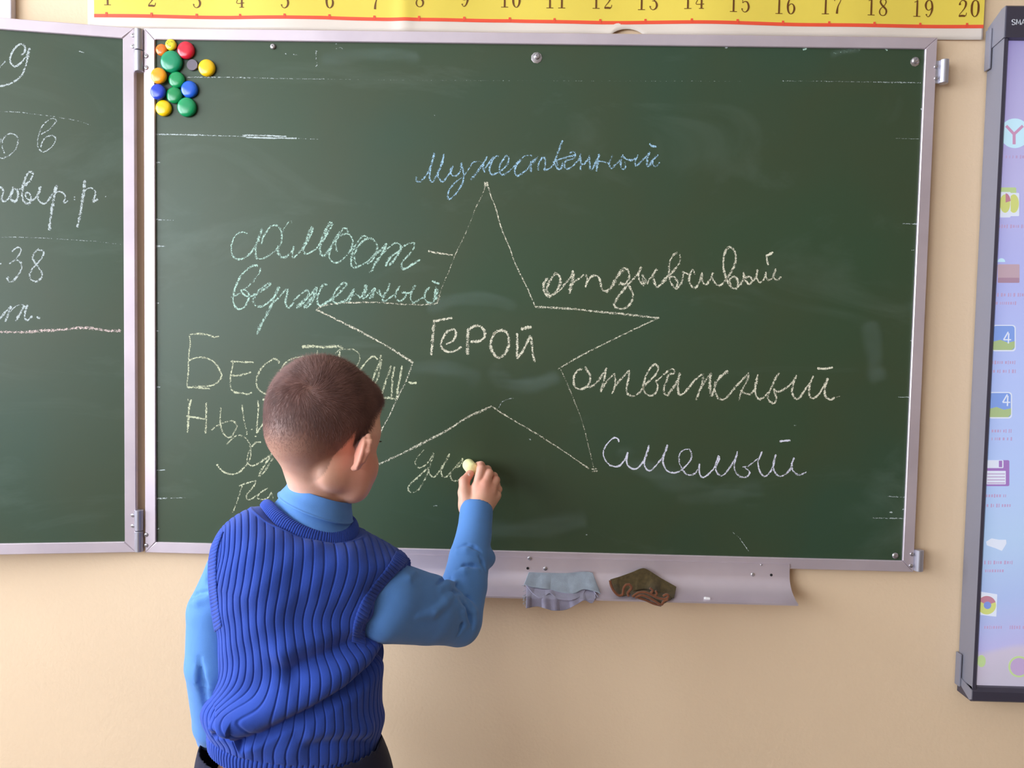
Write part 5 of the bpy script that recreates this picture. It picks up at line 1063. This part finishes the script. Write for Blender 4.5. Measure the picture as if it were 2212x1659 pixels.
nn = normals(P); vv_ = np.linspace(0, 1, 60)[:, None]
P = P + nn * (.0014 * np.exp(-((vv_ - .035) / .02) ** 2))[..., None]
col_ = ring_obj('collar', P, M_shirt, shirto)
# ------------------------------------------------------------------ ribbed vest
M_vest = cloth('royal_blue_knit', (46, 76, 170), .9, 1500, .0005, .18, .06, 30)
RG = [((447, 1618), (806, 1625), -.355, .088, 0), ((445, 1600), (810, 1608), -.355, .088, 0), ((445, 1580), (815, 1588), -.355, .089, 0), ((434, 1556), (821, 1560), -.355, .092, 0), ((438, 1530), (826, 1532), -.355, .092, 0), ((458, 1495), (822, 1500), -.355, .090, 0),
      ((467, 1450), (821, 1455), -.355, .088, 0), ((469, 1400), (829, 1405), -.355, .087, 0), ((464, 1345), (816, 1350), -.355, .088, 0), ((459, 1295), (812, 1305), -.355, .089, 0), ((454, 1245), (838, 1262), -.355, .090, 0),
      ((452, 1208), (868, 1222), -.352, .088, 0), ((461, 1170), (878, 1202), -.350, .082, 0), ((482, 1138), (852, 1181), -.347, .074, .002), ((512, 1114), (815, 1160), -.343, .068, .008), ((542, 1099), (788, 1146), -.339, .063, .016), NKO]
NPH, NVV = 1240, 340
P, K, ph, cx, vv = loft(RG, NPH, NVV, 2.12)
nn = normals(P); px_ = proj(P); PX, PY_ = px_[..., 0], px_[..., 1]
ks = int(np.argmin(np.abs(K[:, 2] - K[0, 2] - (U(455, 1260, -.36)[2] - U(447, 1618, -.36)[2]))))       # chest level row
aL = np.linalg.norm(K[:, 3:6], axis=1); aref = aL.copy(); aref[ks:] = aL[ks]
back = (np.sin(ph) > 0)[None, :]
xl_ = cx[None, :] * aL[:, None]
Ah = K[ks, 3:6] / aL[ks]; hx_ = (P - K[ks, :3]) @ Ah; ext = (K[:, :3] - K[ks, :3]) @ Ah + aL; ext[ks:] = np.maximum.accumulate(np.maximum(ext[ks:], aL[ks])); up = (np.arange(NVV) >= ks)[:, None]
xl_ = np.where(up, hx_ / np.where(hx_ > 0, ext[:, None], aL[ks]) * aL[ks], xl_)
shift = .030 * np.exp(-((PX - 505) / 62) ** 2) * np.exp(-((PY_ - 1548) / 46) ** 2) * back + .010 * np.exp(-((PX - 560) / 80) ** 2) * np.clip((PY_ - 1590) / 50, 0, 1) * back
ct = np.clip((xl_ + shift) / aref[:, None], -.9995, .9995); phe = np.arccos(np.sign(ct) * np.abs(ct) ** (2.3 / 2)) if False else np.arccos(ct)
phe = np.where(back, phe, 2 * math.pi - phe)
NR = 58
def groove(ang, n_, wdt): 
    u_ = (ang * n_ / (2 * math.pi)) % 1.0; d_ = np.minimum(u_, 1 - u_); return -np.exp(-(d_ / wdt) ** 2), d_
g, dd = groove(phe, NR, .075); rib = .0019 * g + .0002 * np.cos(2 * math.pi * ((phe * NR / (2 * math.pi)) % 1) + math.pi)
hemv = smooth01((PY_.min() * 0 + .0 + (vv[:, None] - .052) / .008))                 # 0 in the hem band, 1 above
g2, _ = groove(phe, NR * 2.0, .16); topf = smooth01((.955 - vv[:, None]) / .012)
dsp = rib * hemv * topf + .0016 * g2 * (1 - hemv)
dsp = dsp + .0012 * np.exp(-((vv[:, None] - .957) / .006) ** 2) - .0012 * np.exp(-((vv[:, None] - .052) / .004) ** 2)
def sdist(Q):
    "signed distance in pixels from a polyline (positive above it) and position along it"
    best = np.full(PX.shape, 1e9); sg = np.zeros(PX.shape); al = np.zeros(PX.shape); n_ = len(Q) - 1
    for i in range(n_):
        (x0, y0), (x1, y1) = Q[i], Q[i + 1]; dx, dy = x1 - x0, y1 - y0; L = dx * dx + dy * dy; t = np.clip(((PX - x0) * dx + (PY_ - y0) * dy) / L, 0, 1)
        ex_, ey = PX - x0 - t * dx, PY_ - y0 - t * dy; d_ = np.hypot(ex_, ey); m_ = d_ < best
        best = np.where(m_, d_, best); sg = np.where(m_, np.sign(dx * ey - dy * ex_) * -1, sg); al = np.where(m_, (i + t) / n_, al)
    return best * sg, al
big = np.zeros(PX.shape)
for Q, h1, w1, o1, h2, w2, fa, fb in (
        ([(505, 1606), (520, 1598), (560, 1585), (610, 1560), (680, 1528), (750, 1485), (800, 1440), (838, 1380)], .014, 38, 34, .017, 13, .05, .95),
        ([(600, 1462), (650, 1430), (710, 1405), (770, 1372), (835, 1335)], .008, 26, 34, .010, 20, .15, .9),
        ([(640, 1612), (700, 1600), (760, 1596), (810, 1600)], .006, 24, 24, .005, 14, .2, .9),
        ([(455, 1585), (480, 1582), (505, 1590)], .008, 14, 14, .008, 7, .2, .95),
        ([(770, 1400), (800, 1330), (822, 1290)], .004, 20, 20, .006, 14, .2, .9)):
    d_, al = sdist(Q); wt = smooth01((al - 0) / max(fa, .01)) * smooth01((1 - al) / max(1 - fb, .01)) * back
    big += wt * (h1 * np.exp(-((d_ - o1) / w1) ** 2) - h2 * np.exp(-((d_ + w2 * .5) / w2) ** 2))
for (cx_, cy_, rx, ry, h) in ((700, 1350, 60, 60, -.004), (560, 1240, 70, 90, .003), (500, 1550, 55, 30, .006), (760, 1270, 50, 60, .004), (650, 1280, 26, 120, -.003)):
    big += h * np.exp(-((PX - cx_) / rx) ** 2 - ((PY_ - cy_) / ry) ** 2) * back
wav = .0012 * np.sin(PX / 17 + PY_ / 31) * np.sin(PY_ / 23) * back
P = P + nn * (dsp + big + wav * hemv)[..., None]
vest = ring_obj('vest', P, M_vest, person)
# neckline band: short cross ribs
nb = 130 * 8; Pn, Kn, phn, *_ = loft([NKO, ((570, 1089), (767, 1129), -.335, .0625, .027), ((577, 1085), (763, 1121), -.335, .058, .023), NKI, ((587, 1091), (757, 1121), -.335, .0530, .024)], nb, 26, 2.25, .03)
n2 = normals(Pn); gg = groove(phn, 130, .2)[0][None, :] * smooth01(np.linspace(0, 1, 26) / .12)[:, None] * smooth01((1 - np.linspace(0, 1, 26)) / .15)[:, None]
Pn = Pn + n2 * (.0016 * gg + .0022)[..., None]
o_ = ring_obj('neckband', Pn, M_vest, vest, .0016)
# armhole bands
VP = P[:, (ph > .05) & (ph < math.pi - .05)].reshape(-1, 3)[::3]; VX = proj(VP)
def vest_y(a, b):
    d_ = np.hypot(VX[:, 0] - a, VX[:, 1] - b); i = np.argsort(d_)[:6]
    return float(VP[i, 1].mean()) if d_[i[0]] < 12 else None
def armhole(name, inner, outer, n_rib, front=.9, lift=.0030):
    "knitted band whose near half follows the given outline over vest and sleeve, its far half mirrored round the arm"
    a, b = catmull(np.array(inner, float), 10), catmull(np.array(outer, float), 10); m_ = 90; NW_ = 12
    rs = lambda C: np.stack([np.interp(np.linspace(0, 1, m_), np.linspace(0, 1, len(C)), C[:, i]) for i in (0, 1)], 1)
    a, b = rs(a), rs(b); G = np.zeros((NW_, m_, 3)); Yd = np.zeros((NW_, m_))
    for j in range(NW_):
        w_ = j / (NW_ - 1)
        for i in range(m_):
            q = a[i] * (1 - w_) + b[i] * w_; c = [v for v in (vest_y(*q),) if v is not None]; h = shirt.hit(q[0], q[1], .8, 1.3)
            if h is not None: c.append(h[1])
            Yd[j, i] = min(c) if c else np.nan
    for j in range(NW_):
        r_ = Yd[j]; ok = ~np.isnan(r_); r_[:] = np.interp(np.arange(m_), np.arange(m_)[ok], r_[ok])
    for _ in range(10):
        Z_ = np.pad(Yd, ((1, 1), (2, 2)), mode='edge'); Yd = np.minimum(Yd, (Z_[:-2, 2:-2] + Z_[2:, 2:-2] + Z_[1:-1, 1:-3] + Z_[1:-1, 3:-1] + Z_[1:-1, 2:-2]) / 5) * .3 + (Z_[:-2, 2:-2] + Z_[2:, 2:-2] + Z_[1:-1, 1:-3] + Z_[1:-1, 3:-1] + Z_[1:-1, 2:-2]) / 5 * .7
    for j in range(NW_):
        w_ = j / (NW_ - 1)
        for i in range(m_):
            q = a[i] * (1 - w_) + b[i] * w_; G[j, i] = U(q[0], q[1], Yd[j, i] - lift * (.25 + .75 * math.sin(math.pi * min(1, max(0, w_))) ** .5))
    m2 = 60; cl = []
    for j in range(NW_):
        t_, e_ = G[j, 0], G[j, -1]; ax = (e_ - t_); L_ = np.linalg.norm(ax); ax = ax / L_; mid = G[j, m_ // 2]; cc_ = (t_ + e_) / 2; rr = mid - cc_; rr = rr - ax * (rr @ ax)
        row = [e_ * .5 + t_ * .5 + ax * L_ / 2 * math.cos(f_) - rr * front * math.sin(f_) for f_ in np.linspace(0, math.pi, m2)[1:-1]]
        cl.append(np.vstack([G[j], row]))
    Gc = np.stack(cl); d = np.r_[0, np.cumsum(np.linalg.norm(np.diff(Gc[NW_ // 2], axis=0), axis=1))]; d = d / (d[-1] + .003); nu = n_rib * 9; u_ = np.arange(nu) / nu
    out = np.zeros((NW_, nu, 3)); dd_ = np.r_[d, 1.0]
    for j in range(NW_):
        R_ = np.vstack([Gc[j], Gc[j, :1]])
        for k in range(3): out[j, :, k] = np.interp(u_, dd_, R_[:, k])
    N_ = normals(out); C_ = out.mean((0, 1)); g_ = groove(u_ * 2 * math.pi, n_rib, .2)[0]; ed = np.sin(np.linspace(0, math.pi, NW_))[:, None] ** .4
    out = out + N_ * (.0017 * g_[None, :] * ed)[..., None]
    ring_obj(name, out, M_vest, vest, .0022)
armhole('armhole_band', [(856, 1190), (838, 1222), (806, 1262), (781, 1300), (765, 1345), (760, 1384)], [(884, 1207), (860, 1234), (834, 1262), (812, 1292), (796, 1330), (788, 1362), (790, 1394)], 58)
armhole('armhole_band', [(482, 1150), (470, 1190), (468, 1240), (472, 1300), (480, 1352)], [(468, 1156), (453, 1198), (450, 1246), (455, 1308), (464, 1364)], 54, .8)

# ------------------------------------------------------------------ trousers and shoes
M_trs = cloth('dark_navy_trousers', (30, 30, 52), .85, 1100, .0003, .1, .05)
tr = Field()
tr.cap(U(560, 1640, -.358), U(700, 1645, -.345), .088, .088, .03, sq=((0, 1, 0), .86)); tr.ell(hip - np.array([0, 0, .07]), (.135, .098, .10), RZ(.25), .03)
for sx in (-1, 1):
    hp = np.array([hip[0] + sx * .062, hip[1], hip[2] - .09]); kn_ = np.array([hip[0] + sx * .078, hip[1], .36]); an = np.array([hip[0] + sx * .082, hip[1] - .006, .055])
    tr.chain([hp, kn_, an], [.080, .062, .054], .025)
    for zz_ in (.12, .16, .4): tr.cap(np.array([an[0] - .05, an[1] - .055, zz_]), np.array([an[0] + .05, an[1] - .05, zz_ + .012]), .004, .003, .01, -1)
tv, tf = tr.mesh(np.arange(.2, .75, .006), np.arange(-.5, -.2, .006), np.arange(.03, .80, .006))
ktop = tv[:, 2] < U(447, 1600, -.36)[2]; kbot = tv[:, 2] > .04
trs = mesh_obj('trousers', tv, tf[(ktop & kbot)[tf].all(1)], M_trs, person, True)
trs.modifiers.new('thickness', 'SOLIDIFY').thickness = .002
M_shoe = mat('black_shoe_leather', srgb(30, 28, 30), .35); M_sole = mat('shoe_sole', srgb(60, 56, 52), .7)
for sx in (-1, 1):
    c = np.array([hip[0] + sx * .082, hip[1] - .02, 0]); fw = RZ(-.15 - sx * .08) @ np.array([0, 1.0, 0]); rt = np.array([fw[1], -fw[0], 0]); sh = Field()
    q = lambda f_, r_, z_: c + fw * f_ + rt * r_ + np.array([0, 0, z_])
    sh.chain([q(-.015, 0, .050), q(.05, 0, .042), q(.125, .004, .034)], [.034, .033, .028], .02, sq=((0, 0, 1), .9)); sh.cap(q(0, 0, .055), q(.0, 0, .075), .034, .032, .015)
    sv_, sf_ = sh.mesh(np.arange(c[0] - .08, c[0] + .1, .004), np.arange(c[1] - .08, c[1] + .19, .004), np.arange(0, .12, .004))
    so = mesh_obj('shoe', np.maximum(sv_, [-9, -9, .011]), sf_, M_shoe, person, True)
    ol = [q(-.046, 0, 0), q(-.035, -.026, 0), q(.0, -.031, 0), (q(.05, -.033, 0)), q(.11, -.032, 0), q(.145, -.018, 0), q(.153, .004, 0), q(.143, .026, 0), q(.1, .036, 0), q(.05, .031, 0), q(0, .030, 0), q(-.035, .025, 0)]
    MB().prism([(p[0], p[1]) for p in ol], 0, .013, 2).build('sole', M_sole, so)

# ------------------------------------------------------------------ the piece of chalk in the hand
c0, c1 = U(1011, 1003, SY - .0008), U(1021, 1015, -.048); axc = c1 - c0; Lc = np.linalg.norm(axc); axc /= Lc; rc = .0118
prof = [(.0005, 0)] + [(rc * math.sin(a), rc * .55 * (1 - math.cos(a))) for a in np.linspace(.15, math.pi / 2, 9)] + [(rc, Lc * .5)] + [(rc * math.cos(a), Lc - rc * .6 + rc * .6 * math.sin(a)) for a in np.linspace(0, 1.52, 10)]
M_cy = mat('yellow_chalk', srgb(246, 240, 176), .95, var=.03, vscale=90, bump=(300, .0006))
ck = MB().lathe(prof, c0, axc, 36).build('chalk_stick', M_cy, None, True, loc=(c0 + c1) / 2)
tag(ck, 'thick rounded piece of pale yellow chalk held against the board', 'chalk')
